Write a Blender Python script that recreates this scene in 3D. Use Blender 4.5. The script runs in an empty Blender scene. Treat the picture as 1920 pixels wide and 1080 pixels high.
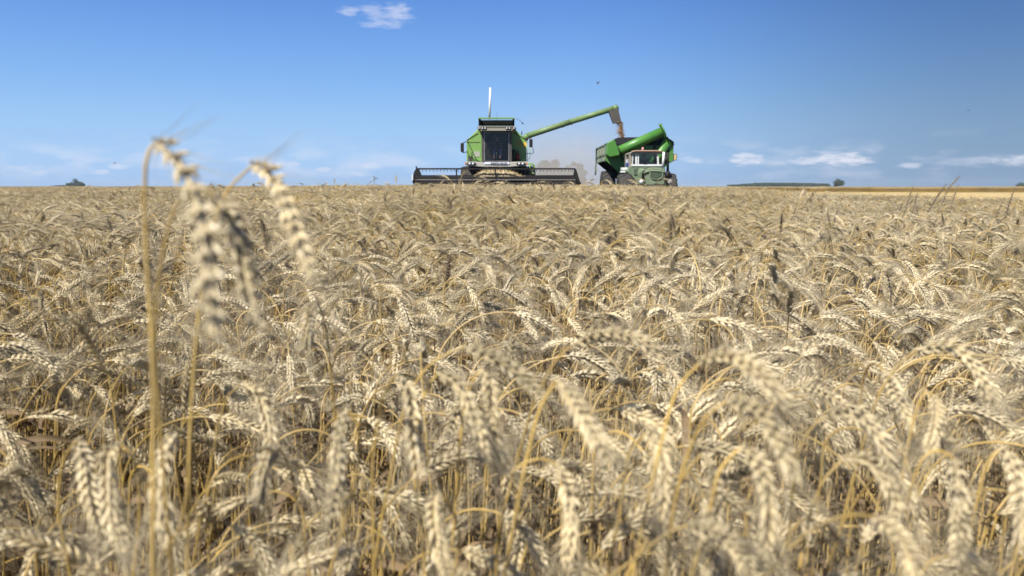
import bpy, math, random
import numpy as np
from mathutils import Vector, Matrix, noise
R = math.radians
PI = math.pi
scene = bpy.context.scene

# ------------------------------------------------------------------ camera
FPX = 1493.0                       # focal length in pixels of the 1920 wide photograph
CAM_Z = 1.10
PITCH = math.atan(189.0 / FPX)
cam_data = bpy.data.cameras.new("camera")
cam_data.sensor_width = 36.0
cam_data.lens = 36.0 * FPX / 1920.0
cam_data.clip_start = 0.05
cam_data.clip_end = 12000
cam_data.dof.use_dof = True
cam_data.dof.focus_distance = 4.0
cam_data.dof.aperture_fstop = 7.0
cam = bpy.data.objects.new("camera", cam_data)
cam.location = (0, 0, CAM_Z)
cam.rotation_euler = (R(90) - PITCH, 0, 0)
scene.collection.objects.link(cam)
scene.camera = cam

# ------------------------------------------------------------------ light
SUN_EL, SUN_AZ = 49.0, 40.0        # elevation; degrees left of straight behind the camera
world = bpy.data.worlds.new("World")
scene.world = world
world.use_nodes = True
wn, wl = world.node_tree.nodes, world.node_tree.links
wn.clear()
w_out = wn.new("ShaderNodeOutputWorld")
w_bg = wn.new("ShaderNodeBackground")
w_bg.inputs["Strength"].default_value = 0.06
sky = wn.new("ShaderNodeTexSky")
sky.sky_type = 'NISHITA'
sky.sun_disc = False
sky.sun_elevation = R(SUN_EL)
sky.sun_rotation = R(180 + SUN_AZ)
sky.altitude = 0
sky.air_density = 1.0
sky.dust_density = 0.6
sky.ozone_density = 3.0
wl.new(w_bg.outputs[0], w_out.inputs[0])

def wnode(t, **kw):
    n = wn.new(t)
    for k, v in kw.items():
        setattr(n, k, v)
    return n
def wmath(op, a, b=None, clamp=False):
    n = wnode("ShaderNodeMath", operation=op, use_clamp=clamp)
    for i, v in enumerate((a, b)):
        if v is None: continue
        if isinstance(v, (int, float)): n.inputs[i].default_value = v
        else: wl.new(v, n.inputs[i])
    return n.outputs[0]
def wsmooth(v, a, b):
    n = wnode("ShaderNodeMapRange", interpolation_type='SMOOTHSTEP')
    wl.new(v, n.inputs[0]); n.inputs[1].default_value = a; n.inputs[2].default_value = b
    return n.outputs[0]
tc = wnode("ShaderNodeTexCoord")
sep = wnode("ShaderNodeSeparateXYZ"); wl.new(tc.outputs["Generated"], sep.inputs[0])
hyp = wmath('SQRT', wmath('ADD', wmath('MULTIPLY', sep.outputs[0], sep.outputs[0]), wmath('MULTIPLY', sep.outputs[1], sep.outputs[1])))
elev = wmath('ARCTAN2', sep.outputs[2], hyp)            # radians above the horizon
azim = wmath('ARCTAN2', sep.outputs[0], sep.outputs[1]) # 0 straight ahead, + to the right
comb = wnode("ShaderNodeCombineXYZ"); wl.new(azim, comb.inputs[0]); wl.new(wmath('MULTIPLY', elev, 3.2), comb.inputs[1])
# low bank of small fair-weather clouds
nz = wnode("ShaderNodeTexNoise", noise_dimensions='3D'); wl.new(comb.outputs[0], nz.inputs["Vector"])
nz.inputs["Scale"].default_value = 17.0; nz.inputs["Detail"].default_value = 7.0; nz.inputs["Roughness"].default_value = 0.55
nz2 = wnode("ShaderNodeTexNoise", noise_dimensions='3D'); wl.new(comb.outputs[0], nz2.inputs["Vector"])
nz2.inputs["Scale"].default_value = 4.0; nz2.inputs["Detail"].default_value = 2.0
shape = wmath('ADD', wmath('MULTIPLY', nz.outputs[0], 0.7), wmath('MULTIPLY', nz2.outputs[0], 0.45))
band = wmath('MULTIPLY', wsmooth(elev, 0.002, 0.02), wmath('SUBTRACT', 1.0, wsmooth(elev, 0.025, 0.07)))
lowc = wmath('MULTIPLY', wsmooth(shape, 0.55, 0.72), band)
def cloud_at(px, py, rx, ry, amp=1.0):
    """a cloud whose centre lies in the direction of the given pixel of the photograph"""
    u, v = (px - 960) / FPX, (540 - py) / FPX
    d = Vector((u, math.cos(PITCH) + v * math.sin(PITCH), -math.sin(PITCH) + v * math.cos(PITCH)))
    az0, el0 = math.atan2(d.x, d.y), math.atan2(d.z, math.hypot(d.x, d.y))
    dx = wmath('DIVIDE', wmath('SUBTRACT', azim, az0), rx / FPX)
    dy = wmath('DIVIDE', wmath('SUBTRACT', elev, el0), ry / FPX)
    r2 = wmath('ADD', wmath('MULTIPLY', dx, dx), wmath('MULTIPLY', dy, dy))
    fall = wmath('SUBTRACT', 1.0, r2)
    return wmath('MULTIPLY', wsmooth(wmath('ADD', fall, wmath('MULTIPLY', wmath('SUBTRACT', nzf.outputs[0], 0.5), 3.4)), -0.1, 1.3), amp)
nzf = wnode("ShaderNodeTexNoise", noise_dimensions='3D'); wl.new(comb.outputs[0], nzf.inputs["Vector"])
nzf.inputs["Scale"].default_value = 48.0; nzf.inputs["Detail"].default_value = 6.0; nzf.inputs["Roughness"].default_value = 0.55
CL = [(742, 25, 40, 19, .5), (702, 22, 34, 16, .4), (655, 20, 24, 10, .45), (715, 46, 38, 10, .4),
      (1575, 297, 60, 15, .95), (1515, 300, 40, 11, .7), (1395, 298, 36, 14, .85), (1300, 300, 24, 8, .55), (1900, 299, 36, 10, .8),
      (1705, 310, 22, 7, .6), (225, 311, 20, 8, .6), (190, 322, 16, 5, .5), (60, 322, 30, 8, .45), (30, 318, 40, 9, .4), (535, 308, 26, 9, .55),
      (600, 320, 24, 7, .6), (700, 312, 34, 7, .6), (720, 292, 30, 4, .4), (660, 325, 40, 7, .5), (1450, 305, 30, 6, .4), (1840, 301, 24, 7, .35)]
acc = lowc
acc = wmath('MULTIPLY', acc, 0.38)
for c in CL:
    acc = wmath('MAXIMUM', acc, cloud_at(*c))
tint = wnode("ShaderNodeMixRGB", blend_type='MULTIPLY'); tint.inputs[0].default_value = 1.0
wl.new(sky.outputs[0], tint.inputs[1]); tint.inputs[2].default_value = (1.0, 1.0, 1.0, 1)
mixc = wnode("ShaderNodeMixRGB"); wl.new(wmath('MULTIPLY', acc, 1.0, True), mixc.inputs[0])
# clear deep blue air: the lowest 30 degrees follow the day's own gradient, paler towards the horizon
EXPO = 0.60; SKYS = 0.06
def lin(c): return tuple((((v/255 + .055) / 1.055) ** 2.4 if v > 10 else v / 3294.6) / (2 ** EXPO) / SKYS for v in c)
ramp = wnode("ShaderNodeValToRGB"); wl.new(wmath('DIVIDE', elev, .7, True), ramp.inputs[0])
els = ramp.color_ramp.elements
stops = [(0.0, (160, 195, 242)), (.045, (170, 207, 249)), (.10, (161, 203, 248)), (.17, (138, 187, 245)), (.24, (118, 169, 238)), (.31, (100, 151, 226)), (.45, (82, 132, 210)), (1.0, (50, 96, 180))]
els[0].position = 0; els[0].color = (*lin(stops[0][1]), 1); els[1].position = 1; els[1].color = (*lin(stops[-1][1]), 1)
for p_, c_ in stops[1:-1]:
    e_ = els.new(p_); e_.color = (*lin(c_), 1)
azf = wnode("ShaderNodeMapRange", interpolation_type='SMOOTHSTEP'); wl.new(azim, azf.inputs[0])
azf.inputs[1].default_value = .04; azf.inputs[2].default_value = .57; azf.inputs[3].default_value = 1.0; azf.inputs[4].default_value = .58
azm = wnode("ShaderNodeMixRGB", blend_type='MULTIPLY'); azm.inputs[0].default_value = 1.0; wl.new(ramp.outputs[0], azm.inputs[1]); wl.new(azf.outputs[0], azm.inputs[2])
smx = wnode("ShaderNodeMixRGB"); wl.new(wmath('MULTIPLY', wmath('SUBTRACT', 1.0, wsmooth(elev, .4, .9)), .97), smx.inputs[0])
wl.new(tint.outputs[0], smx.inputs[1]); wl.new(azm.outputs[0], smx.inputs[2])
wl.new(smx.outputs[0], mixc.inputs[1]); mixc.inputs[2].default_value = (*lin((232, 236, 250)), 1)
wl.new(mixc.outputs[0], w_bg.inputs[0])

sun_data = bpy.data.lights.new("sun", 'SUN')
sun_data.energy = 5.0
sun_data.angle = R(0.5)
sun_data.color = (1.0, 0.97, 0.91)
sun = bpy.data.objects.new("sun", sun_data)
to_sun = Vector((-math.sin(R(SUN_AZ)) * math.cos(R(SUN_EL)), -math.cos(R(SUN_AZ)) * math.cos(R(SUN_EL)), math.sin(R(SUN_EL))))
sun.rotation_euler = to_sun.to_track_quat('Z', 'Y').to_euler()
scene.collection.objects.link(sun)
vs = scene.view_settings
vs.view_transform = 'Standard'; vs.look = 'None'; vs.gamma = 1.0; vs.use_curve_mapping = False
vs.exposure = 0.60
scene.cycles.max_bounces = 6
scene.cycles.transparent_max_bounces = 12
scene.cycles.diffuse_bounces = 2
scene.cycles.volume_bounces = 1

# ------------------------------------------------------------------ helpers
C = scene.collection
def at(px, py, Y):
    """world point on the ray through a pixel of the photograph, at forward distance Y"""
    u, v = (px - 960) / FPX, (540 - py) / FPX
    dy = math.cos(PITCH) + v * math.sin(PITCH)
    dz = -math.sin(PITCH) + v * math.cos(PITCH)
    t = Y / dy
    return Vector((u * t, Y, CAM_Z + dz * t))
def sstep(a, b, v):
    t = min(1.0, max(0.0, (v - a) / (b - a)))
    return t * t * (3 - 2 * t)
def gz(x, y):
    """height of the ground"""
    near_rise = .235 * min(1.0, max(0.0, (y - .8) / 9.0)) ** .85 + .08 * sstep(14, 32, y)
    b = near_rise * (1 - .50 * sstep(.05, .50, -x / max(y, 1.0)) * sstep(2, 6, y)) * (1 - .72 * sstep(.05, .44, x / max(y, 1.0)) * sstep(2, 6, y)) * (1 - sstep(50, 110, y)) + .27 * sstep(48, 95, y)
    return b + 0.02 * noise.noise(Vector((x * .25, y * .25, 0))) * sstep(3, 10, abs(x) + y)
def edge_x(y):
    """east edge of the standing crop"""
    if y < 33.2: return 7.9 + 0.02 * y
    return -4.1
def is_crop(x, y):
    if y < 33.0: return x < edge_x(y)
    if y < 112: return x < -4.5 - 0.02 * (y - 33) and True
    return True
def far_crop(x, y):
    """crop beyond the stubble strip"""
    return y > 112 - 0.42 * (x - 8) if x > 8 else y > 112

def tag(o, label=None, cat=None, group=None, kind=None):
    if label: o["label"] = label
    if cat: o["category"] = cat
    if group: o["group"] = group
    if kind: o["kind"] = kind
    return o
def empty(name, loc, label=None, cat=None, group=None, rz=0.0):
    o = bpy.data.objects.new(name, None)
    o.empty_display_size = 0.1
    o.location = loc; o.rotation_euler = (0, 0, rz)
    C.objects.link(o)
    return tag(o, label, cat, group)

class MB:
    """collects faces; build() links them as one mesh object"""
    def __init__(self): self.v = []; self.f = []; self.m = []; self.s = []
    def add(self, vs_, fs_, mi=0, smooth=False):
        b = len(self.v)
        self.v.extend([tuple(p) for p in vs_])
        for f in fs_:
            self.f.append(tuple(i + b for i in f)); self.m.append(mi); self.s.append(smooth)
        return self
    def box(self, x0, x1, y0, y1, z0, z1, mi=0):
        v = [(x0,y0,z0),(x1,y0,z0),(x1,y1,z0),(x0,y1,z0),(x0,y0,z1),(x1,y0,z1),(x1,y1,z1),(x0,y1,z1)]
        return self.add(v, [(0,3,2,1),(4,5,6,7),(0,1,5,4),(1,2,6,5),(2,3,7,6),(3,0,4,7)], mi)
    def prism(self, poly, y0, y1, mi=0, taper=None):
        """poly: (x, z) points clockwise or not; extruded along Y"""
        n = len(poly)
        a = sum(poly[i][0] * poly[(i+1) % n][1] - poly[(i+1) % n][0] * poly[i][1] for i in range(n))
        if a < 0: poly = poly[::-1]
        back = taper if taper else poly
        v = [(p[0], y0, p[1]) for p in poly] + [(p[0], y1, p[1]) for p in back]
        f = [tuple(range(n)), tuple(range(2*n-1, n-1, -1))] + [(i+n, (i+1) % n + n, (i+1) % n, i) for i in range(n)]
        return self.add(v, f, mi)
    def prism_x(self, poly, x0, x1, mi=0):
        """poly: (y, z) points, extruded along X"""
        n = len(poly)
        a = sum(poly[i][0] * poly[(i+1) % n][1] - poly[(i+1) % n][0] * poly[i][1] for i in range(n))
        if a < 0: poly = poly[::-1]
        v = [(x0, p[0], p[1]) for p in poly] + [(x1, p[0], p[1]) for p in poly]
        f = [tuple(range(n-1, -1, -1)), tuple(range(n, 2*n))] + [(i, (i+1) % n, (i+1) % n + n, i+n) for i in range(n)]
        return self.add(v, f, mi)
    def tube(self, pts, r, n=8, mi=0, caps=True):
        pts = [Vector(p) for p in pts]
        rs = r if isinstance(r, (list, tuple)) else [r] * len(pts)
        vv, ff = [], []
        prev = None
        for i, p in enumerate(pts):
            t = (pts[min(i+1, len(pts)-1)] - pts[max(i-1, 0)])
            t = t.normalized() if t.length > 1e-9 else Vector((0, 0, 1))
            if prev is None:
                a = t.orthogonal().normalized()
            else:
                a = (prev - t * prev.dot(t))
                a = a.normalized() if a.length > 1e-6 else t.orthogonal().normalized()
            prev = a
            b = t.cross(a)
            for k in range(n):
                an = 2 * PI * k / n
                vv.append(p + a * (math.cos(an) * rs[i]) + b * (math.sin(an) * rs[i]))
        for i in range(len(pts) - 1):
            for k in range(n):
                k2 = (k + 1) % n
                ff.append((i*n+k, i*n+k2, (i+1)*n+k2, (i+1)*n+k))
        self.add(vv, ff, mi, True)
        if caps:
            b = len(self.v) - len(vv)
            self.f.append(tuple(b + k for k in range(n-1, -1, -1))); self.m.append(mi); self.s.append(False)
            e = b + (len(pts)-1)*n
            self.f.append(tuple(e + k for k in range(n))); self.m.append(mi); self.s.append(False)
        return self
    def lathe_x(self, prof, cx, cy, cz, n=32, mi=0, smooth=True):
        """prof: (x, r) points turned about an axis along X"""
        vv, ff = [], []
        for (x, r) in prof:
            for k in range(n):
                a = 2 * PI * k / n
                vv.append((cx + x, cy + r * math.cos(a), cz + r * math.sin(a)))
        for i in range(len(prof) - 1):
            for k in range(n):
                k2 = (k + 1) % n
                ff.append((i*n+k, (i+1)*n+k, (i+1)*n+k2, i*n+k2))
        return self.add(vv, ff, mi, smooth)
    def ball(self, c, rx, ry, rz, nu=12, nv=8, mi=0):
        vv, ff = [], []
        for j in range(nv + 1):
            th = PI * j / nv
            for i in range(nu):
                ph = 2 * PI * i / nu
                vv.append((c[0] + rx*math.sin(th)*math.cos(ph), c[1] + ry*math.sin(th)*math.sin(ph), c[2] + rz*math.cos(th)))
        for j in range(nv):
            for i in range(nu):
                i2 = (i+1) % nu
                ff.append((j*nu+i, (j+1)*nu+i, (j+1)*nu+i2, j*nu+i2))
        return self.add(vv, ff, mi, True)
    def mesh(self, name, mats):
        me = bpy.data.meshes.new(name)
        me.from_pydata(self.v, [], self.f)
        for m in (mats if isinstance(mats, (list, tuple)) else [mats]): me.materials.append(m)
        me.polygons.foreach_set("material_index", self.m)
        me.polygons.foreach_set("use_smooth", self.s)
        me.update()
        return me
    def build(self, name, mats, parent=None, bevel=0.0):
        o = bpy.data.objects.new(name, self.mesh(name, mats))
        C.objects.link(o)
        if parent is not None: o.parent = parent
        if bevel:
            b = o.modifiers.new("bevel", 'BEVEL'); b.width = bevel; b.segments = 2; b.limit_method = 'ANGLE'; b.angle_limit = R(35)
        return o

# ------------------------------------------------------------------ materials
def mat(name, col, rough=0.6, metal=0.0, spec=0.5, var=0.0, vscale=8.0, dirt=None, dirt_amt=0.0, dscale=3.0, bump=0.0, bscale=60.0, trans=0.0, rnd=0.0, coat=0.0, field=0.0):
    m = bpy.data.materials.new(name); m.use_nodes = True
    n, l = m.node_tree.nodes, m.node_tree.links
    p = n["Principled BSDF"]
    p.inputs["Roughness"].default_value = rough
    p.inputs["Metallic"].default_value = metal
    p.inputs["Specular IOR Level"].default_value = spec
    p.inputs["Coat Weight"].default_value = coat
    co = n.new("ShaderNodeTexCoord")
    base = n.new("ShaderNodeRGB"); base.outputs[0].default_value = (*col, 1)
    out = base.outputs[0]
    if var:
        t = n.new("ShaderNodeTexNoise"); t.inputs["Scale"].default_value = vscale; t.inputs["Detail"].default_value = 5
        l.new(co.outputs["Object"], t.inputs["Vector"])
        mr = n.new("ShaderNodeMapRange"); l.new(t.outputs[0], mr.inputs[0])
        mr.inputs[1].default_value = .3; mr.inputs[2].default_value = .7
        mr.inputs[3].default_value = 1 - var; mr.inputs[4].default_value = 1 + var
        h = n.new("ShaderNodeHueSaturation"); l.new(out, h.inputs["Color"]); l.new(mr.outputs[0], h.inputs["Value"])
        out = h.outputs[0]
    if dirt:
        t = n.new("ShaderNodeTexNoise"); t.inputs["Scale"].default_value = dscale; t.inputs["Detail"].default_value = 8; t.inputs["Roughness"].default_value = .7
        l.new(co.outputs["Object"], t.inputs["Vector"])
        mr = n.new("ShaderNodeMapRange"); l.new(t.outputs[0], mr.inputs[0])
        mr.inputs[1].default_value = .35; mr.inputs[2].default_value = .7; mr.inputs[3].default_value = dirt_amt * .3; mr.inputs[4].default_value = dirt_amt
        mx = n.new("ShaderNodeMixRGB"); l.new(mr.outputs[0], mx.inputs[0]); l.new(out, mx.inputs[1]); mx.inputs[2].default_value = (*dirt, 1)
        out = mx.outputs[0]
    if field:
        ge = n.new("ShaderNodeNewGeometry")
        t = n.new("ShaderNodeTexNoise"); t.inputs["Scale"].default_value = .55; t.inputs["Detail"].default_value = 6; t.inputs["Roughness"].default_value = .6
        l.new(ge.outputs["Position"], t.inputs["Vector"])
        mr = n.new("ShaderNodeMapRange"); l.new(t.outputs[0], mr.inputs[0]); mr.inputs[1].default_value = .35; mr.inputs[2].default_value = .65; mr.inputs[3].default_value = 1 - field; mr.inputs[4].default_value = 1 + field * .8
        h = n.new("ShaderNodeHueSaturation"); l.new(out, h.inputs["Color"]); l.new(mr.outputs[0], h.inputs["Value"])
        mr2 = n.new("ShaderNodeMapRange"); l.new(t.outputs[0], mr2.inputs[0]); mr2.inputs[1].default_value = .35; mr2.inputs[2].default_value = .65; mr2.inputs[3].default_value = 1.15; mr2.inputs[4].default_value = .9
        l.new(mr2.outputs[0], h.inputs["Saturation"]); out = h.outputs[0]
    if rnd:
        oi = n.new("ShaderNodeObjectInfo")
        mr = n.new("ShaderNodeMapRange"); l.new(oi.outputs["Random"], mr.inputs[0]); mr.inputs[3].default_value = 1 - rnd; mr.inputs[4].default_value = 1 + rnd
        h = n.new("ShaderNodeHueSaturation"); l.new(out, h.inputs["Color"]); l.new(mr.outputs[0], h.inputs["Value"])
        out = h.outputs[0]
    l.new(out, p.inputs["Base Color"])
    if bump:
        t = n.new("ShaderNodeTexNoise"); t.inputs["Scale"].default_value = bscale; t.inputs["Detail"].default_value = 4
        l.new(co.outputs["Object"], t.inputs["Vector"])
        b = n.new("ShaderNodeBump"); b.inputs["Strength"].default_value = bump; b.inputs["Distance"].default_value = .02
        l.new(t.outputs[0], b.inputs["Height"]); l.new(b.outputs[0], p.inputs["Normal"])
    if trans:
        tr = n.new("ShaderNodeBsdfTranslucent"); l.new(out, tr.inputs[0])
        ms = n.new("ShaderNodeMixShader"); ms.inputs[0].default_value = trans
        l.new(p.outputs[0], ms.inputs[1]); l.new(tr.outputs[0], ms.inputs[2])
        l.new(ms.outputs[0], n["Material Output"].inputs[0])
    return m
def glass(name, tint, reflect=0.12):
    m = bpy.data.materials.new(name); m.use_nodes = True
    n, l = m.node_tree.nodes, m.node_tree.links
    n.remove(n["Principled BSDF"])
    t = n.new("ShaderNodeBsdfTransparent"); t.inputs[0].default_value = (*tint, 1)
    g = n.new("ShaderNodeBsdfGlossy"); g.inputs["Roughness"].default_value = .06
    fr = n.new("ShaderNodeFresnel"); fr.inputs[0].default_value = 1.5
    mt = n.new("ShaderNodeMath"); mt.operation = 'MULTIPLY_ADD'; mt.inputs[1].default_value = .55; mt.inputs[2].default_value = reflect * .15
    l.new(fr.outputs[0], mt.inputs[0])
    ms = n.new("ShaderNodeMixShader"); l.new(mt.outputs[0], ms.inputs[0]); l.new(t.outputs[0], ms.inputs[1]); l.new(g.outputs[0], ms.inputs[2])
    l.new(ms.outputs[0], n["Material Output"].inputs[0])
    return m
DUST = (.42, .34, .22)
M = {
 'husk': mat('husk', (.555, .45, .265), .34, spec=.6, var=.3, vscale=160, rnd=.28, trans=.0, field=.14),
 'husk_brown': mat('husk_brown', (.23, .18, .115), .6, spec=.3, var=.3, vscale=120, rnd=.2),
 'awn': mat('awn', (.50, .41, .255), .40, spec=.5, rnd=.2, trans=.15, field=.14),
 'stem': mat('stem', (.53, .35, .09), .42, spec=.5, var=.35, vscale=22, rnd=.28, field=.1, dirt=(.22, .17, .11), dirt_amt=.5, dscale=14),
 'stem_pale': mat('stem_pale', (.52, .40, .22), .5, spec=.4, var=.2, vscale=22, rnd=.15),
 'leaf': mat('leaf', (.205, .14, .075), .7, spec=.25, var=.35, vscale=40, rnd=.25, trans=.2),  # weathered brown, taken darker to paint in the shaded gaps between stems
 'stubble': mat('stubble', (.43, .32, .15), .6, var=.25, vscale=3, rnd=.1, field=.15),
 'green': mat('green_paint', (.13, .34, .05), .40, spec=.5, var=.08, vscale=2, dirt=DUST, dirt_amt=.32, coat=.1),
 'green_pale': mat('faded_green_paint', (.085, .20, .055), .5, spec=.4, var=.1, vscale=3, dirt=DUST, dirt_amt=.35),
 'green_cart': mat('cart_green_paint', (.038, .21, .016), .42, spec=.5, var=.08, vscale=2, dirt=DUST, dirt_amt=.16, coat=.1),
 'green_dull': mat('dull_tractor_green', (.10, .18, .105), .5, spec=.35, var=.12, vscale=4, dirt=DUST, dirt_amt=.35, dscale=4),
 'green_dark': mat('dark_grille_green', (.035, .06, .04), .7),
 'white': mat('grey_white_paint', (.42, .41, .37), .5, var=.06, dirt=DUST, dirt_amt=.35),
 'white_clean': mat('clean_white_paint', (.68, .68, .66), .45),
 'roofgrey': mat('cab_roof_grey', (.22, .20, .17), .6, dirt=DUST, dirt_amt=.3),
 'roofred': mat('rusty_roof_edge', (.42, .22, .15), .7, dirt=DUST, dirt_amt=.4),
 'black': mat('black_steel', (.012, .011, .012), .6, spec=.25, dirt=DUST, dirt_amt=.035),
 'darkgrey': mat('dark_grey_steel', (.045, .042, .044), .5, dirt=DUST, dirt_amt=.12),
 'steel': mat('worn_steel', (.30, .29, .29), .42, metal=.6, dirt=DUST, dirt_amt=.3),
 'rubber': mat('dusty_rubber', (.028, .027, .028), .85, dirt=DUST, dirt_amt=.07, dscale=6, bump=.3, bscale=30),
 'boot': mat('grey_rubber_boot', (.055, .052, .05), .8, dirt=DUST, dirt_amt=.15),
 'yellow': mat('yellow_rim_paint', (.62, .36, .05), .5, dirt=DUST, dirt_amt=.3),
 'orange': mat('orange_decal', (.6, .2, .03), .5),
 'yellow_decal': mat('yellow_decal', (.75, .42, .04), .5),
 'red': mat('dark_red_paint', (.25, .02, .015), .5),
 'panel_grey': mat('pale_grey_green_panel', (.30, .34, .27), .6, dirt=DUST, dirt_amt=.3),
 'tarp': mat('black_tarp', (.014, .014, .017), .7, spec=.2),
 'shade_black': mat('painted_shade_black', (.008, .008, .007), 1.0, spec=0.0),  # near-black that stands in for shade in the tank and under the hopper
 'lamp': mat('lamp_glass', (.75, .76, .78), .12, spec=.8),
 'beacon': mat('pink_beacon', (.55, .25, .2), .3),
 'signwhite': mat('white_sticker', (.7, .72, .78), .4),
 'blue': mat('blue_plastic', (.03, .06, .2), .5),
 'mirror_tan': mat('tan_mirror_glass', (.60, .47, .22), .25),
 'skin': mat('skin', (.33, .19, .13), .6),
 'hair': mat('dark_hair', (.02, .015, .012), .7),
 'jeans': mat('blue_jeans', (.20, .23, .42), .85),
 'shirt': mat('pale_shirt', (.50, .54, .50), .85),
 'shirt_dark': mat('dark_shirt', (.03, .03, .045), .85),
 'seat': mat('dark_seat_cloth', (.03, .028, .028), .9),
 'interior': mat('cab_interior', (.04, .038, .036), .8),
 'crop': mat('cut_crop', (.44, .34, .19), .7, var=.4, vscale=14, bump=1, bscale=25),
 'grain': mat('falling_grain', (.40, .25, .125), .6, var=.3, vscale=30),
 'bark': mat('bark', (.09, .07, .05), .9, var=.3, vscale=3),
 'foliage': mat('foliage', (.045, .065, .022), .7, var=.45, vscale=.5, trans=.2),
 'foliage_pale': mat('foliage_pale', (.13, .12, .07), .8, var=.3, vscale=.5, trans=.2),
 'bird': mat('bird_feathers', (.03, .028, .03), .8),
 'galv': mat('galvanised_steel', (.25, .26, .28), .5, metal=.3),
 'cabglass': glass('dark_cab_glass', (.88, .86, .84), 0),
 'tracglass': glass('clear_cab_glass', (.85, .88, .86), .2),
}

# ------------------------------------------------------------------ ground
def soil_material():
    m = bpy.data.materials.new("field_soil"); m.use_nodes = True
    n, l = m.node_tree.nodes, m.node_tree.links; p = n["Principled BSDF"]; p.inputs["Roughness"].default_value = .95
    p.inputs["Specular IOR Level"].default_value = .1
    g = n.new("ShaderNodeNewGeometry")
    t = n.new("ShaderNodeTexNoise"); t.inputs["Scale"].default_value = 14; t.inputs["Detail"].default_value = 8; l.new(g.outputs["Position"], t.inputs["Vector"])
    r = n.new("ShaderNodeValToRGB"); l.new(t.outputs[0], r.inputs[0])
    r.color_ramp.elements[0].position = .35; r.color_ramp.elements[0].color = (.045, .03, .018, 1)
    r.color_ramp.elements[1].position = .7; r.color_ramp.elements[1].color = (.20, .125, .055, 1)
    t2 = n.new("ShaderNodeTexNoise"); t2.inputs["Scale"].default_value = .05; t2.inputs["Detail"].default_value = 4; l.new(g.outputs["Position"], t2.inputs["Vector"])
    mx = n.new("ShaderNodeMixRGB"); mx.blend_type = 'MULTIPLY'; mx.inputs[0].default_value = .5; l.new(r.outputs[0], mx.inputs[1]); l.new(t2.outputs[0], mx.inputs[2])
    l.new(mx.outputs[0], p.inputs["Base Color"])
    b = n.new("ShaderNodeBump"); b.inputs["Distance"].default_value = .03; l.new(t.outputs[0], b.inputs["Height"]); l.new(b.outputs[0], p.inputs["Normal"])
    return m
def grid_sheet(name, xs, ys, zf, material, parent=None, keep=None):
    mb = MB(); nx = len(xs)
    vv = [(x, y, zf(x, y)) for y in ys for x in xs]
    ff = []
    for j in range(len(ys)-1):
        for i in range(nx-1):
            if keep and not keep((xs[i]+xs[i+1])/2, (ys[j]+ys[j+1])/2): continue
            ff.append((j*nx+i, j*nx+i+1, (j+1)*nx+i+1, (j+1)*nx+i))
    mb.add(vv, ff, 0, True)
    return mb.build(name, material, parent)
def spread(a, fine, step, b, growth=1.35):
    out = [0.0]; s = step
    while out[-1] < b:
        out.append(out[-1] + s)
        if out[-1] > fine: s *= growth
    return out
xs = spread(0, 60, 3, 5000); xs = sorted([-x for x in xs[1:]] + xs)
ys = spread(0, 150, 3, 7000); ys = sorted([-y for y in ys[1:12]] + ys)
ground = grid_sheet("ground", xs, ys, gz, soil_material())
tag(ground, kind="structure")

# ------------------------------------------------------------------ wheat plants
def catmull(pts, step):
    pts = [Vector(p) for p in pts]
    if len(pts) < 3:
        n = max(2, int((pts[-1]-pts[0]).length / step))
        return [pts[0].lerp(pts[-1], i / n) for i in range(n + 1)]
    P = [pts[0]*2 - pts[1]] + pts + [pts[-1]*2 - pts[-2]]
    out = []
    for i in range(1, len(P) - 2):
        a, b, c, d = P[i-1], P[i], P[i+1], P[i+2]
        n = max(1, int(math.ceil((c - b).length / step)))
        for k in range(n):
            t = k / n
            out.append(.5 * ((2*b) + (c - a)*t + (2*a - 5*b + 4*c - d)*t*t + (3*b - a - 3*c + d)*t**3))
    out.append(P[-2])
    return out
def arclen(path):
    s = [0.0]
    for a, b in zip(path, path[1:]): s.append(s[-1] + (b - a).length)
    return s
def along(path, s, q):
    q = min(max(q, 0), s[-1])
    for i in range(len(s) - 1):
        if q <= s[i+1] or i == len(s) - 2:
            d = s[i+1] - s[i]
            t = (q - s[i]) / d if d > 1e-9 else 0
            return path[i].lerp(path[i+1], t), (path[i+1] - path[i]).normalized()
def kernel(mb, p, d, u, L, w, th, mi=0, n=4, lo=False):
    """one pointed husk: base p, axis d"""
    d = d.normalized(); u = (u - d * u.dot(d)).normalized(); v = d.cross(u)
    prof = ((.0, .35), (.3, .95), (.62, .85), (1.0, .08)) if not lo else ((0, .4), (.45, 1.0), (1.0, .1))
    vv = []
    for (t, r) in prof:
        for k in range(n):
            a = 2*PI*(k+.5)/n
            vv.append(p + d*(L*t) + u*(math.cos(a)*w*r) + v*(math.sin(a)*th*r))
    ff = [tuple(range(n-1, -1, -1))]
    for i in range(len(prof)-1):
        for k in range(n):
            k2 = (k+1) % n
            ff.append((i*n+k, i*n+k2, (i+1)*n+k2, (i+1)*n+k))
    mb.add(vv, ff, mi, True)
    return p + d*L
def awn(mb, p, d, bend, L, r, mi=1, segs=2):
    n = 3; vv = []; q = p.copy(); dd = d.normalized()
    for i in range(segs + 1):
        u = dd.orthogonal().normalized(); v = dd.cross(u)
        rr = r * (1 - .8 * i / segs)
        for k in range(n):
            a = 2*PI*k/n
            vv.append(q + u*(math.cos(a)*rr) + v*(math.sin(a)*rr))
        q = q + dd * (L/segs); dd = (dd + bend).normalized()
    ff = []
    for i in range(segs):
        for k in range(n):
            k2 = (k+1) % n
            ff.append((i*n+k, i*n+k2, (i+1)*n+k2, (i+1)*n+k))
    mb.add(vv, ff, mi, True)
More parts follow.
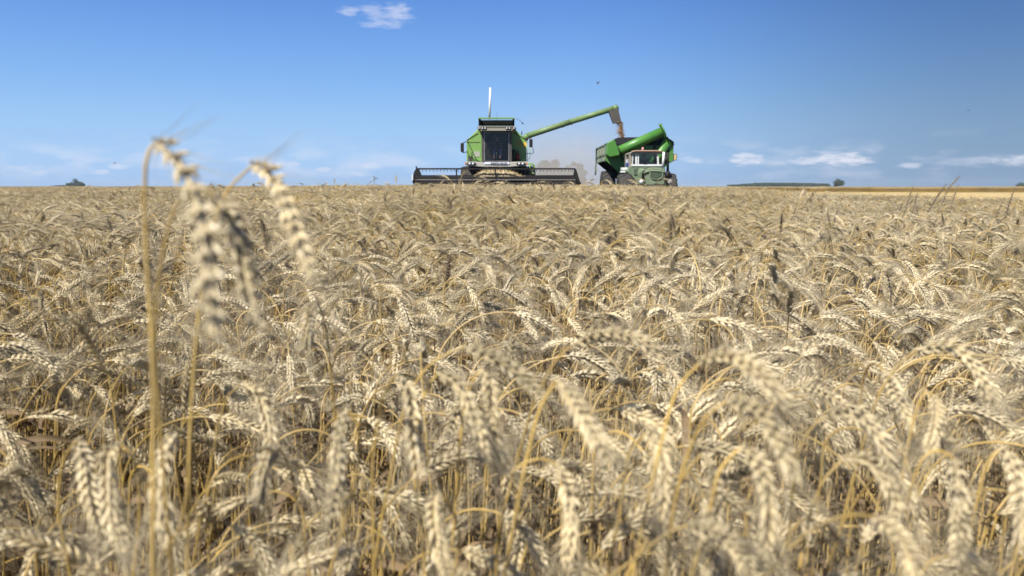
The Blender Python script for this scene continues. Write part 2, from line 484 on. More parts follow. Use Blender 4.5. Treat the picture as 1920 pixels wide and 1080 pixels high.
def ear_mesh(path, rng, detail=0, mb=None, fat=1.0, awnlen=1.0, mk=0, ma=1, twist=None):
    """bearded wheat ear along a path; detail 0 fine, 1 middle, 2 far"""
    mb = mb or MB()
    s = arclen(path); L = s[-1]
    N = {0: 22, 1: 16, 2: 11}[detail]
    tw = rng.uniform(0, PI) if twist is None else twist
    t0 = (path[1]-path[0]).normalized()
    S0 = t0.orthogonal().normalized()
    S0 = Matrix.Rotation(tw, 3, t0) @ S0
    if detail < 2: mb.tube([along(path, s, L*i/5)[0] for i in range(6)], [.0016*fat]*5 + [.0008], 4, mk, False)
    prev = S0
    for i in range(N):
        q = L * (i + .3) / N
        p, T = along(path, s, q)
        S = prev - T * prev.dot(T)
        S = S.normalized() if S.length > 1e-5 else T.orthogonal().normalized()
        prev = Matrix.Rotation(.06, 3, T) @ S
        U = T.cross(S); side = 1 if i % 2 else -1
        e = i / (N - 1)
        sz = fat * min(1.0, .62 + e * 2.2) * min(1.0, .55 + (1 - e) * 2.0)
        a = R(25) * rng.uniform(.8, 1.2) * (1 - .35 * e)
        D = T * math.cos(a) + S * (side * math.sin(a))
        if detail < 2:
            D = (D + Vector((rng.gauss(0, .07), rng.gauss(0, .07), rng.gauss(0, .07)))).normalized(); sz *= rng.uniform(.86, 1.12)
            if rng.random() < .04: continue
        base = p + S * (side * .0013 * fat)
        if detail == 0:
            for k in (-1, 1, 0):
                d = (D + U * (k * rng.uniform(.34, .5)) + S*(side * (.12 if k == 0 else 0)) ).normalized()
                b = base + U * (k * .0014 * fat) + T * (.0015 if k == 0 else 0)
                kl = .0122 * sz * rng.uniform(.9, 1.12)
                tip = kernel(mb, b, d, U, kl, .0021 * sz, .0017 * sz, mk, 5)
                if rng.random() < .82:
                    ad = (T * .92 + S * (side * rng.uniform(.08, .40)) + U * (k * rng.uniform(.0, .36)) + Vector((rng.uniform(-.1, .1) for _ in range(3)))).normalized()
                    awn(mb, tip - d*.001, ad, S * (side * .05) + Vector((rng.uniform(-.06, .06) for _ in range(3))), awnlen * rng.uniform(.038, .074), .00023, ma, 3)
        elif detail == 1:
            for k in (-1, 1):
                d = (D + U * (k * .4)).normalized()
                tip = kernel(mb, base + U*(k*.0012), d, U, .0145 * sz, .0024 * sz, .002 * sz, mk, 4, True)
                if rng.random() < .85:
                    ad = (T * .92 + S * (side * rng.uniform(.12, .4)) + U * (k * rng.uniform(.05, .35))).normalized()
                    awn(mb, tip, ad, S * (side * .05), awnlen * rng.uniform(.035, .06), .0003, ma, 1)
        else:
            tip = kernel(mb, base, (D + S*side*.25).normalized(), U, .017 * sz, .0034 * sz, .003 * sz, mk, 3, True)
            if i % 3 == 0:
                awn(mb, tip, (T + S*side*.3).normalized(), Vector((0, 0, 0)), .045, .0007, ma, 1)
    return mb
def stem_mesh(path, rng, detail=0, mb=None, mi=0, r0=.0019, r1=.00115):
    mb = mb or MB()
    if detail: path = path[::3 if detail == 1 else 5] + ([path[-1]] if (len(path)-1) % (3 if detail == 1 else 5) else [])
    n = len(path)
    mb.tube(path, [r0 + (r1 - r0) * i / (n-1) for i in range(n)], {0: 6, 1: 4, 2: 3}[detail], mi, False)
    if detail == 0:
        s = arclen(path)
        for f in (.22, .45, .68):
            p, T = along(path, s, s[-1] * f)
            mb.tube([p - T*.004, p - T*.0015, p + T*.0015, p + T*.004], [r0*.9, r0*1.35, r0*1.35, r0*.9], 6, mi, False)
    return mb
def leaf_mesh(p, T, az, L, w, rng, mb=None, mi=0, segs=9):
    """dry curling blade that leaves the stem at p"""
    mb = mb or MB()
    out = Vector((math.cos(az), math.sin(az), 0))
    th = rng.uniform(R(20), R(50)); roll = rng.uniform(-.4, .4); drop = rng.uniform(R(100), R(190)) / segs
    vv = []; q = Vector(p)
    sd = out.cross(Vector((0, 0, 1)))
    for i in range(segs + 1):
        d = out * math.sin(th) + Vector((0, 0, 1)) * math.cos(th)
        ww = w * min(1, .5 + i * .3) * (1 - (i / segs) ** 2) + .0004
        u = Matrix.Rotation(roll, 3, d) @ sd
        vv += [q - u * ww, q + d.cross(u) * ww * .45, q + u * ww]
        q = q + d * (L / segs); th += drop * rng.uniform(.3, 1.6); roll += rng.uniform(-.1, .55)
    ff = []
    for i in range(segs):
        a = i * 3
        ff += [(a, a+1, a+4, a+3), (a+1, a+2, a+5, a+4)]
    return mb.add(vv, ff, mi, True)
def plant_paths(rng, H, style):
    """stem and ear centre lines; bends towards +X; the highest point is at about H"""
    if style == 'hook':   B1, B2, La = R(rng.uniform(105, 150)), R(rng.uniform(15, 45)), rng.uniform(.05, .10)
    elif style == 'arch': B1, B2, La = R(rng.uniform(65, 100)), R(rng.uniform(35, 75)), rng.uniform(.09, .17)
    elif style == 'lean': B1, B2, La = R(rng.uniform(28, 60)), R(rng.uniform(15, 45)), rng.uniform(.10, .18)
    else:                 B1, B2, La = R(rng.uniform(3, 14)), R(rng.uniform(2, 14)), .1
    Le = rng.uniform(.062, .090)
    th = R(rng.uniform(0, 7)); wob = rng.uniform(-.03, .03); ph = rng.uniform(0, 6)
    ds = .012
    def run(Ls):
        p = Vector((0, 0, 0)); t = th; st = [p.copy()]; s = 0
        while s < Ls + La:
            if s > Ls: t += (B1 - th) * ds / La
            else: t += .02 * ds * math.sin(ph + s * 9)
            p = p + Vector((math.sin(t), wob * math.sin(s * 5 + ph) * .5, math.cos(t))) * ds; st.append(p.copy()); s += ds
        er = [p.copy()]; s = 0; n = 12
        for i in range(n):
            t += B2 / n
            p = p + Vector((math.sin(t), wob * .6, math.cos(t))) * (Le / n); er.append(p.copy())
        return st, er
    st, er = run(.7)
    top = max(max(p.z for p in st), max(p.z for p in er))
    st, er = run(max(.2, .7 + H - top))
    return st, er
rng = random.Random(7)
WM = [M['stem'], M['husk'], M['awn'], M['leaf']]           # slots of the joined plant meshes
WMB = [M['stem_pale'], M['husk_brown'], M['husk_brown'], M['leaf']]
styles = ['arch'] * 7 + ['hook'] * 6 + ['lean'] * 3 + ['up']
protos = []
for i, stl in enumerate(styles):
    H = .765 + .012 * (i % 5)
    st, er = plant_paths(rng, H, stl)
    fat = rng.uniform(.80, .98)
    al = rng.uniform(.8, 1.15)
    seed = rng.random()
    lv = []
    s = arclen(st)
    for k in range(rng.choice((3, 4, 5))):  # extra low leaves, added to darken the gaps
        p, T = along(st, s, s[-1] * (rng.uniform(.15, .62) if k else rng.uniform(.5, .84)))
        lv.append((p, T, rng.uniform(0, 2*PI), rng.uniform(.10, .20), rng.uniform(.003, .006)))
    protos.append((stl, st, er, fat, al, seed, lv))
def joined(pr, detail, brown=False):
    stl, st, er, fat, al, seed, lv = pr
    r2 = random.Random(seed)
    mb = stem_mesh(st, r2, detail, None, 0)
    ear_mesh(er, r2, detail, mb, fat, al, 1, 2, twist=seed * PI)
    for (p, T, az, L, w) in lv[:(5, 3, 1)[detail]]:
        leaf_mesh(p, T, az, L, w * (1 if detail < 2 else 1.3), random.Random(seed), mb, 3, 9 if detail == 0 else 5)
    return mb
src = bpy.data.collections.new("wheat_sources")             # not linked to the scene: only instanced
def source(name, me):
    o = bpy.data.objects.new(name, me); src.objects.link(o); return o
n_src = 0
for i, pr in enumerate(protos):
    source(f"a{i:03d}", joined(pr, 0).mesh("wheat_plant_mesh", WM)); n_src += 1
up_brown = n_src
source("a900", joined(protos[-1], 0).mesh("brown_plant_mesh", WMB)); n_src += 1
def np_mesh(name, V, F4, F3, M4, M3, mats):
    """mesh from numpy arrays of quads and triangles"""
    me = bpy.data.meshes.new(name)
    me.vertices.add(len(V)); me.vertices.foreach_set("co", V.astype(np.float32).ravel())
    loops = np.concatenate([F4.ravel(), F3.ravel()]).astype(np.int32)
    me.loops.add(len(loops)); me.loops.foreach_set("vertex_index", loops)
    npoly = len(F4) + len(F3)
    me.polygons.add(npoly)
    starts = np.concatenate([np.arange(len(F4)) * 4, len(F4)*4 + np.arange(len(F3)) * 3]).astype(np.int32)
    me.polygons.foreach_set("loop_start", starts)
    me.polygons.foreach_set("material_index", np.concatenate([M4, M3]).astype(np.int32))
    for m in mats: me.materials.append(m)
    me.update(calc_edges=True)
    return me
def as_np(mb):
    V = np.array(mb.v, dtype=np.float64)
    F4, F3, M4, M3 = [], [], [], []
    for f, m in zip(mb.f, mb.m):
        if len(f) == 4: F4.append(f); M4.append(m)
        elif len(f) == 3: F3.append(f); M3.append(m)
        else:
            for k in range(1, len(f)-1): F3.append((f[0], f[k], f[k+1])); M3.append(m)
    return V, np.array(F4).reshape(-1, 4), np.array(F3).reshape(-1, 3), np.array(M4), np.array(M3)
def tile(name, size, count, detail, rng, mats, src_arrays, hmul=(.93, 1.07), head=40):
    Vs, Q, T3, MQ, MT = [], [], [], [], []; off = 0
    for _ in range(count):
        V, F4, F3, M4, M3 = rng.choice(src_arrays)
        a = R(rng.gauss(0, head)); c, s = math.cos(a), math.sin(a); k = rng.uniform(*hmul)
        W = V * k
        W = np.stack([W[:, 0]*c - W[:, 1]*s + rng.uniform(-.5, .5)*size, W[:, 0]*s + W[:, 1]*c + rng.uniform(-.5, .5)*size, W[:, 2]], 1)
        Vs.append(W); Q.append(F4 + off); T3.append(F3 + off); MQ.append(M4); MT.append(M3); off += len(V)
    return np_mesh(name, np.concatenate(Vs), np.concatenate(Q), np.concatenate(T3), np.concatenate(MQ), np.concatenate(MT), mats)
mid_arr = [as_np(joined(p, 1)) for p in protos[:-1]]
far_arr = [as_np(joined(p, 2)) for p in protos]
TM, TF = [], []
for i in range(5):
    source(f"b{i:03d}", tile("wheat_tile", 1.0, 370, 1, rng, WM, mid_arr)); TM.append(n_src); n_src += 1
for i in range(4):
    source(f"c{i:03d}", tile("wheat_far_tile", 2.0, 620, 2, rng, WM, far_arr, (.92, 1.1), 60)); TF.append(n_src); n_src += 1

pts, rots, scls, idx = [], [], [], []
def put(x, y, i, rz, sc, z=None, tx=0.0, ty=0.0):
    pts.append((x, y, gz(x, y) if z is None else z)); rots.append((tx, ty, rz)); scls.append(sc); idx.append(i)
HEAD = 50
def height_mul(x, y): return 1.0 + .045 * noise.noise(Vector((x*.9, y*.9, 3))) + .035 * noise.noise(Vector((x*.25, y*.25, 8)))
near = []
DENS = 400
Y_A, Y_B, Y_C = 5.0, 20.0, 150.0
for _ in range(int(DENS * (Y_A + 1.6) * 13.6)):
    y = rng.uniform(-1.6, Y_A); x = rng.uniform(-6.8, 6.8)
    if abs(x) > .78 * max(y, 0) + 2.7: continue
    if math.hypot(x, y) < .30: continue
    if y < 1.4 and rng.random() < .22: continue
    stl_i = rng.randrange(len(protos))
    if protos[stl_i][0] == 'up' and rng.random() < .5: stl_i = rng.randrange(len(protos) - 1)
    rz = R(rng.gauss(-8, HEAD)); sc = rng.gauss(1.0, .045) * height_mul(x, y)
    if rng.random() < .12: sc *= rng.uniform(.72, .9)
    if .5 < y < 1.3 and .04 < x < .6: sc *= 1.05
    if y < .75 and abs(x) < .9: sc = min(sc, 1.02)
    if rng.random() < .22: rz = rng.uniform(-PI, PI)
    # keep ears away from the lens
    ex, ey = x + math.cos(rz) * .12, y + math.sin(rz) * .12
    if math.hypot(ex, ey) < .42 or math.hypot(x, y) < .34: sc = min(sc, .82)
    if math.hypot(ex, ey) < .22: continue
    near.append((y, x, stl_i, rz, sc, rng.gauss(0, .05), rng.gauss(0, .05)))
vis = [p for p in near if p[0] > .36 and abs(p[1]) < .66 * p[0] + .02]
vis.sort(key=lambda p: math.hypot(p[0], p[1]))
single = vis[:278]
sset = set(map(id, single))
for p in near:
    if id(p) in sset: continue
    y, x, i, rz, sc, tx, ty = p
    put(x, y, i, rz, sc, None, tx, ty)
def frange(a, b, s):
    while a < b: yield a; a += s
for y in frange(Y_A + .4, Y_B, .93):
    for x in frange(-.80 * y - 3.2, .80 * y + 3.2, .93):
        if not is_crop(x, y): continue
        put(x + rng.uniform(-.1, .1), y + rng.uniform(-.1, .1), rng.choice(TM), R(rng.gauss(0, 22)), height_mul(x, y) * rng.uniform(.97, 1.03))
for y in frange(Y_B + .5, Y_C, 1.8):
    for x in frange(-.76 * y - 5, .76 * y + 5, 1.8):
        if y < 33:
            ok = is_crop(x, y)
        else:
            ok = (x < -5.4) or far_crop(x, y)
        if not ok: continue
        put(x + rng.uniform(-.3, .3), y + rng.uniform(-.3, .3), rng.choice(TF), R(rng.gauss(0, 30)), height_mul(x, y) * rng.uniform(.95, 1.05))
for _ in range(420):
    y = rng.uniform(4.5, 13); x = rng.uniform(-.72, .72) * y
    if is_crop(x, y): put(x, y, rng.randrange(len(protos)), R(rng.gauss(-5, 60)), rng.uniform(1.03, 1.15), None, rng.gauss(0, .07), rng.gauss(0, .07))
for _ in range(170):
    y = rng.uniform(7, 13.5); x = rng.uniform(-.6, .42) * y
    put(x, y, rng.randrange(len(protos)), R(rng.gauss(-5, 60)), rng.uniform(1.13, 1.27), None, rng.gauss(0, .1), rng.gauss(0, .1))
# scattered taller dark upright ears in the crop
for _ in range(260):
    y = rng.uniform(2.6, 26) if rng.random() < .7 else rng.uniform(2.2, 9); x = rng.uniform(-.7, .7) * y
    if x < 0 and rng.random() < .55: continue
    if is_crop(x, y): put(x, y, up_brown if rng.random() < .7 else len(protos) - 1, rng.uniform(-PI, PI), rng.uniform(1.0, 1.2), None, rng.gauss(0, .08), R(rng.uniform(0, 16)))

def scatter(name, pts, rots, scls, idx, coll):
    me = bpy.data.meshes.new(name)
    me.from_pydata(pts, [], [])
    a = me.attributes.new("rot", 'FLOAT_VECTOR', 'POINT'); a.data.foreach_set("vector", np.array(rots, dtype=np.float32).ravel())
    a = me.attributes.new("scl", 'FLOAT', 'POINT'); a.data.foreach_set("value", np.array(scls, dtype=np.float32))
    a = me.attributes.new("pick", 'INT', 'POINT'); a.data.foreach_set("value", np.array(idx, dtype=np.int32))
    o = bpy.data.objects.new(name, me); C.objects.link(o)
    ng = bpy.data.node_groups.new(name + "_nodes", 'GeometryNodeTree')
    ng.interface.new_socket("Geometry", in_out='INPUT', socket_type='NodeSocketGeometry')
    ng.interface.new_socket("Geometry", in_out='OUTPUT', socket_type='NodeSocketGeometry')
    n, l = ng.nodes, ng.links
    gi, go = n.new("NodeGroupInput"), n.new("NodeGroupOutput")
    ci = n.new("GeometryNodeCollectionInfo"); ci.inputs[0].default_value = coll
    ci.inputs["Separate Children"].default_value = True; ci.inputs["Reset Children"].default_value = True
    def attr(nm, ty):
        t = n.new("GeometryNodeInputNamedAttribute"); t.data_type = ty; t.inputs[0].default_value = nm; return t.outputs[0]
    ip = n.new("GeometryNodeInstanceOnPoints")
    l.new(gi.outputs[0], ip.inputs["Points"]); l.new(ci.outputs[0], ip.inputs["Instance"])
    ip.inputs["Pick Instance"].default_value = True
    l.new(attr("pick", 'INT'), ip.inputs["Instance Index"])
    er = n.new("FunctionNodeEulerToRotation"); l.new(attr("rot", 'FLOAT_VECTOR'), er.inputs[0]); l.new(er.outputs[0], ip.inputs["Rotation"])
    l.new(attr("scl", 'FLOAT'), ip.inputs["Scale"])
    l.new(ip.outputs[0], go.inputs[0])
    md = o.modifiers.new("scatter", 'NODES'); md.node_group = ng
    return o
field = scatter("wheat_field", pts, rots, scls, idx, src)
tag(field, "standing crop of ripe straw coloured bearded wheat filling the whole field", "wheat", kind="stuff")

# far crop: beyond the separate plants the crop is one rough sheet at the height of its ears
def canopy_z(x, y): return gz(x, y) + .80 + .05 * noise.noise(Vector((x * .12, y * .12, 1))) + .03 * noise.noise(Vector((x * .7, y * .7, 5)))
def canopy_material():
    m = bpy.data.materials.new("far_wheat"); m.use_nodes = True
    n, l = m.node_tree.nodes, m.node_tree.links; p = n["Principled BSDF"]; p.inputs["Roughness"].default_value = .9; p.inputs["Specular IOR Level"].default_value = .1
    g = n.new("ShaderNodeNewGeometry")
    t = n.new("ShaderNodeTexNoise"); t.inputs["Scale"].default_value = 2.2; t.inputs["Detail"].default_value = 8; t.inputs["Roughness"].default_value = .7; l.new(g.outputs["Position"], t.inputs["Vector"])
    r = n.new("ShaderNodeValToRGB"); l.new(t.outputs[0], r.inputs[0])
    r.color_ramp.elements[0].position = .35; r.color_ramp.elements[0].color = (.34, .27, .16, 1)
    r.color_ramp.elements[1].position = .65; r.color_ramp.elements[1].color = (.58, .47, .28, 1)
    l.new(r.outputs[0], p.inputs["Base Color"])
    b = n.new("ShaderNodeBump"); b.inputs["Distance"].default_value = .2; l.new(t.outputs[0], b.inputs["Height"]); l.new(b.outputs[0], p.inputs["Normal"])
    return m
cy = [Y_C - 8 + 4*i for i in range(20)]; st_ = 6.0
while cy[-1] < 6500: cy.append(cy[-1] + st_); st_ *= 1.3
cx = spread(0, 130, 5, 6000); cx = sorted([-x for x in cx[1:]] + cx)
canopy = grid_sheet("distant_wheat", cx, cy, canopy_z, canopy_material())
tag(canopy, "pale far wheat field stretching flat to the horizon", "wheat", kind="stuff")

# stubble of the strips that are already cut
def stub_arrays():
    mb = MB(); 
    h = rng.uniform(.10, .22); a, b = rng.gauss(0, .12), rng.gauss(0, .12)
    mb.tube([(0, 0, 0), (a*h, b*h, h)], [.0028, .0025], 4, 0, True)
    return as_np(mb)
sa = [stub_arrays() for _ in range(14)]
ssrc = bpy.data.collections.new("stubble_sources")
for i in range(3):
    me = tile("stubble_tile", 2.0, 1500, 2, rng, [M['stubble']], sa, (.8, 1.3), 180)
    ssrc.objects.link(bpy.data.objects.new(f"s{i}", me))
sp, sr, ss, si = [], [], [], []
for y in frange(12, 118, 1.9):
    for x in frange(-5.4, .76 * y + 4, 1.9):
        if is_crop(x, y) and y < 33: continue
        if far_crop(x, y): continue
        sp.append((x, y, gz(x, y))); sr.append((0, 0, rng.uniform(-PI, PI))); ss.append(1.0); si.append(rng.randrange(3))
stub = scatter("stubble", sp, sr, ss, si, ssrc)
tag(stub, "short golden stubble left on the cut strip behind the standing wheat", "stubble", kind="stuff")
mb = MB()

# ------------------------------------------------------------------ single wheat plants
def part(name, me, parent):
    o = bpy.data.objects.new(name, me); C.objects.link(o); o.parent = parent; return o
def proto_parts(pr, ms):
    stl, st, er, fat, al, seed, lv = pr
    r2 = random.Random(seed)
    out = [("stem", stem_mesh(st, r2, 0).mesh("stem", ms[0]))]
    out.append(("ear", ear_mesh(er, r2, 0, None, fat, al, 0, 1, twist=seed * PI).mesh("ear", [ms[1], ms[2]])))
    for (p, T, az, L, w) in lv:
        out.append(("leaf", leaf_mesh(p, T, az, L, w, random.Random(seed)).mesh("leaf", ms[3])))
    return out
pparts = [proto_parts(p, WM) for p in protos]
LAB = {'arch': ("with arching ear", "near wheat plants with arching ears"), 'hook': ("with hanging ear", "near wheat plants with hanging ears"),
       'lean': ("with leaning ear", "near wheat plants with leaning ears"), 'up': ("with upright ear", "near wheat plants with upright ears")}
d_rank = sorted(math.hypot(p[0], p[1]) for p in single)
for (y, x, i, rz, sc, tx, ty) in single:
    look, grp = LAB[protos[i][0]]
    t = x / y; dd = math.hypot(x, y)
    side = ("at the far left", "left of the tall golden stems" if t < -.44 else "by the tall golden stems", "left of the middle", "in the middle", "right of the middle", "towards the right", "at the far right")[min(6, max(0, int((t + .66) / 1.32 * 7)))]
    row = ("in the nearest row", "in the second row", "in the third row", "in the fourth row")[min(3, d_rank.index(dd) * 4 // len(d_rank))]
    size = "tall" if sc > 1.05 else ("short" if sc < .93 else "golden")
    lab = f"{size} wheat plant {look} {row} {side}"
    e = empty("wheat_plant", (x, y, gz(x, y)), lab, "wheat plant", grp)
    e.rotation_euler = (tx, ty, rz); e.scale = (sc,) * 3
    for nm, me in pparts[i]:
        part(nm, me, e)

def traced(label, stem_px, ear_px, Y, base=None, fat=1.0, awn_=1.0, brown=False, seed=1, depth=0.0, leaf=0, r1=.0012, r0=.0017, group=None, bx=0.0, name="wheat_plant"):
    """one plant of its own shape: centre lines as directions seen from the road side, at its real distance"""
    r2 = random.Random(seed)
    st = [at(px, py, Y + depth * .0) for px, py in stem_px]
    er = [at(px, py, Y - .02 * i) for i, (px, py) in enumerate(ear_px)] if depth == 0 else [at(px, py, Y + depth * i / max(1, len(ear_px)-1)) for i, (px, py) in enumerate(ear_px)]
    st.append(er[0])
    g = gz(st[0].x, Y)
    tan = (st[0] - st[1]).normalized()
    if tan.z > -.5: tan.z = -.5
    foot = Vector((st[0].x + max(-.05, min(.05, tan.x * .35)) + bx, Y + .03, g - .01))
    drop = st[0].z - foot.z
    ctl = st[0] + tan * min(.25, drop * .5)
    low = [foot.lerp(ctl, k / 12).lerp(ctl.lerp(st[0], k / 12), k / 12) for k in range(12)]
    path = low + catmull(st, .012); ep = catmull(er, .008)
    e = empty(name, foot, label, "wheat plant", group)
    off = -foot
    path = [p + off for p in path]; ep = [p + off for p in ep]
    mk = M['husk_brown'] if brown else M['husk']
    part("stem", stem_mesh(path, r2, 0, None, 0, r0, r1).mesh("stem", M['stem_pale'] if brown else M['stem']), e)
    part("ear", ear_mesh(ep, r2, 0, None, fat, awn_, 0, 1).mesh("ear", [mk, M['husk_brown'] if brown else M['awn']]), e)
    for k in range(leaf):
        s = arclen(path); p, T = along(path, s, s[-1] * r2.uniform(.4, .7))
        part("leaf", leaf_mesh(p, T, r2.uniform(-1, 1), r2.uniform(.1, .16), .004, r2).mesh("leaf", M['leaf']), e)
    return e
# the three tall ones on the left, higher than the lens
traced("tallest wheat plant, its big ear bent over at the horizon line above the others", [(287, 1010), (288, 820), (285, 640), (276, 500), (272, 380), (273, 310), (280, 282)],
       [(292, 268), (318, 282), (350, 325), (374, 385), (384, 450), (386, 520), (390, 580), (403, 634)], .42, fat=.95, awn_=.9, seed=3, r1=.0010, r0=.00145, leaf=0)
traced("wheat plant with stem close beside the tallest one and ear hanging right of its ear", [(305, 860), (297, 760), (291, 650), (298, 520), (318, 420), (345, 365), (378, 350)],
       [(408, 368), (428, 405), (450, 460), (466, 530), (484, 612)], .455, fat=.98, awn_=.8, seed=5, r1=.0009, r0=.0012)
traced("tall wheat plant with slender ear leaning right, third of the high ones", [(352, 1010), (356, 820), (368, 640), (385, 500), (408, 400), (432, 350)],
       [(472, 312), (503, 322), (527, 358), (546, 410), (562, 462), (582, 520)], .50, fat=.82, awn_=.8, seed=8, r1=.0009, r0=.0013)
TR = [
 ("short thick ear bent tightly downwards left of the golden stem", [(630, 800), (620, 690), (608, 600)], [(594, 566), (580, 590), (575, 650)], .78),
 ("drooping ear under a pale bent neck, beside a golden stem that leans right", [(580, 1070), (560, 960), (545, 880)], [(522, 838), (500, 862), (484, 950)], .60),
 ("long pale ear hanging straight down left of the middle stems", [(618, 1075), (668, 900), (672, 800)], [(650, 770), (634, 820), (632, 900), (622, 970)], .56),
 ("big pale ear hanging beside the two tallest stems", [(300, 1070), (345, 960), (350, 850)], [(330, 815), (308, 850), (300, 940), (315, 1020)], .52),
 ("grey ear hanging left of the big pale hanging ear", [(250, 1075), (262, 950), (250, 860)], [(222, 832), (203, 860), (208, 950), (230, 1030)], .55),
 ("ear hanging in a slow curve far to the lower left", [(130, 1070), (110, 950), (120, 860)], [(148, 822), (156, 860), (168, 930), (190, 1000)], .60),
 ("ear hanging like a plumb line in the lower middle", [(850, 1075), (862, 1010), (845, 950)], [(822, 922), (816, 960), (826, 1030), (838, 1075)], .55),
 ("ear that drops left of a pair of brighter ears in the middle", [(700, 1010), (700, 860), (720, 740)], [(748, 700), (768, 740), (778, 820), (790, 900)], .60),
 ("bright ear bowing right in the middle of the near crop", [(790, 1000), (776, 860), (796, 740)], [(822, 700), (862, 725), (892, 790), (910, 860)], .60),
 ("bright ear hanging right of the other bright middle ear", [(850, 1000), (866, 800), (884, 720)], [(905, 690), (918, 730), (922, 800), (948, 890)], .62),
 ("long ear stretched out to the right from a dark bent neck", [(730, 900), (760, 760), (800, 690), (838, 664)], [(872, 650), (930, 672), (985, 712), (1022, 750)], .62),
 ("brightest big ear pointing down right in the middle", [(960, 1000), (990, 850), (1015, 760)], [(1045, 712), (1078, 755), (1112, 812), (1150, 868)], .50),
 ("golden stem bowed in a round arch with a slim ear hanging from it", [(930, 1075), (938, 960), (960, 885), (1010, 860)], [(1045, 872), (1064, 915), (1072, 980), (1062, 1060)], .56),
 ("large shaggy ear arching right across the middle right", [(1200, 1010), (1235, 850), (1270, 730)], [(1312, 682), (1370, 668), (1425, 700), (1478, 762)], .52),
 ("large ear arching right just under the shaggy one", [(1250, 1075), (1262, 960), (1290, 850), (1325, 780)], [(1365, 752), (1425, 770), (1462, 830), (1492, 905)], .50),
 ("pale ear hanging down under the arching ears on the right", [(1300, 1070), (1330, 960), (1350, 880)], [(1390, 838), (1425, 872), (1440, 960), (1432, 1050)], .50),
 ("ear arching in a clean half circle in the right half", [(1480, 1010), (1490, 880), (1515, 810)], [(1550, 778), (1605, 772), (1650, 822), (1680, 905)], .60),
 ("thick golden stem bowed into a big arch at the lower right", [(1440, 1078), (1490, 1020), (1550, 978), (1605, 965)], [(1640, 968), (1680, 1000), (1705, 1050), (1715, 1110)], .46),
 ("shaded ear hanging beside its golden neck near the right edge", [(1660, 1020), (1690, 900), (1715, 780), (1735, 735)], [(1752, 742), (1756, 790), (1742, 850)], .66),
 ("ear hanging from a bent golden neck in the lower right corner", [(1690, 1060), (1702, 940), (1730, 860), (1762, 845)], [(1790, 862), (1798, 920), (1800, 985), (1796, 1045)], .54),
 ("big ear sweeping down along the right edge", [(1800, 1075), (1830, 950), (1850, 870)], [(1880, 838), (1905, 880), (1915, 950), (1912, 1040)], .54),
 ("ear arching right above the brightest big ear", [(960, 900), (1000, 760), (1040, 680)], [(1072, 648), (1120, 628), (1180, 630), (1240, 662)], .70),
 ("ear hanging in the shade between the bright big ear and the shaggy one", [(1140, 1075), (1165, 940), (1180, 850)], [(1212, 812), (1238, 850), (1250, 920), (1240, 985)], .58),
 ("ear curving right just below the clean half circle", [(1500, 1060), (1520, 960), (1545, 900)], [(1580, 862), (1632, 868), (1670, 915), (1688, 990)], .58),
 ("broad ear arching right over the right quarter of the near crop", [(1600, 900), (1640, 760), (1680, 690)], [(1720, 655), (1780, 650), (1830, 690), (1862, 750)], .68),
 ("pale ear hanging below the arch at the middle right", [(1180, 1070), (1250, 950), (1290, 880)], [(1320, 850), (1340, 900), (1336, 970), (1320, 1030)], .54),
 ("ear drooping from a leaning stem in the left half", [(360, 1070), (390, 900), (420, 760)], [(452, 720), (486, 742), (505, 800), (510, 860)], .70),
 ("curved ear over a thick tangle in the lower middle right", [(1150, 1078), (1200, 1040), (1250, 1000)], [(1290, 985), (1345, 1000), (1390, 1040), (1410, 1090)], .46),
 ("slim ear pointing up to the left on a leaning stem", [(220, 820), (212, 760), (203, 700)], [(194, 690), (180, 660), (160, 625), (135, 598)], .95),
]
for k, (lab, sp_, ep_, Y) in enumerate(TR):
    traced(lab, sp_, ep_, Y, seed=20 + k, fat=(.8 if Y < .5 else .9), awn_=1.1, leaf=2, r1=.00095, r0=.0013)
UP = [((1500, 400), (1518, 372), (1538, 350), 7.0, "lone dark upright ear standing up from the crop"),
      ((1690, 420), (1700, 385), (1712, 350), 5.5, "dark upright ear, left one of the tall bunch at the right"),
      ((1738, 400), (1758, 368), (1774, 345), 5.5, "dark ear leaning right inside the tall bunch at the right"),
      ((1765, 385), (1778, 355), (1799, 330), 5.2, "highest dark ear at the right, crossing the horizon"),
      ((1780, 400), (1788, 372), (1797, 347), 6.0, "dark ear directly under the highest one"),
      ((1722, 405), (1716, 380), (1721, 360), 6.5, "short dark ear between the taller ones at the right"),
      ((1882, 420), (1890, 390), (1902, 352), 5.5, "brown upright ear by the right edge"),
      ((1855, 440), (1868, 405), (1884, 370), 5.5, "brown ear leaning right, second from the right edge"),
      ((678, 360), (688, 348), (699, 337), 16, "thin dark ear leaning right below the distant windmill"),
      ((1478, 425), (1487, 405), (1493, 388), 6.5, "small dark upright ear left of the lone one")]
for k, (a, b, c, Y, lab) in enumerate(UP):
    d = (b[0] - a[0]) * .5
    traced(lab, [(a[0] - d * 2.2, a[1] + 90), (a[0] - d * 1.2, a[1] + 45)], [a, b, c], Y, seed=60 + k, fat=1.15 + (.3 if Y > 10 else 0), awn_=1.0, brown=True, depth=.01)

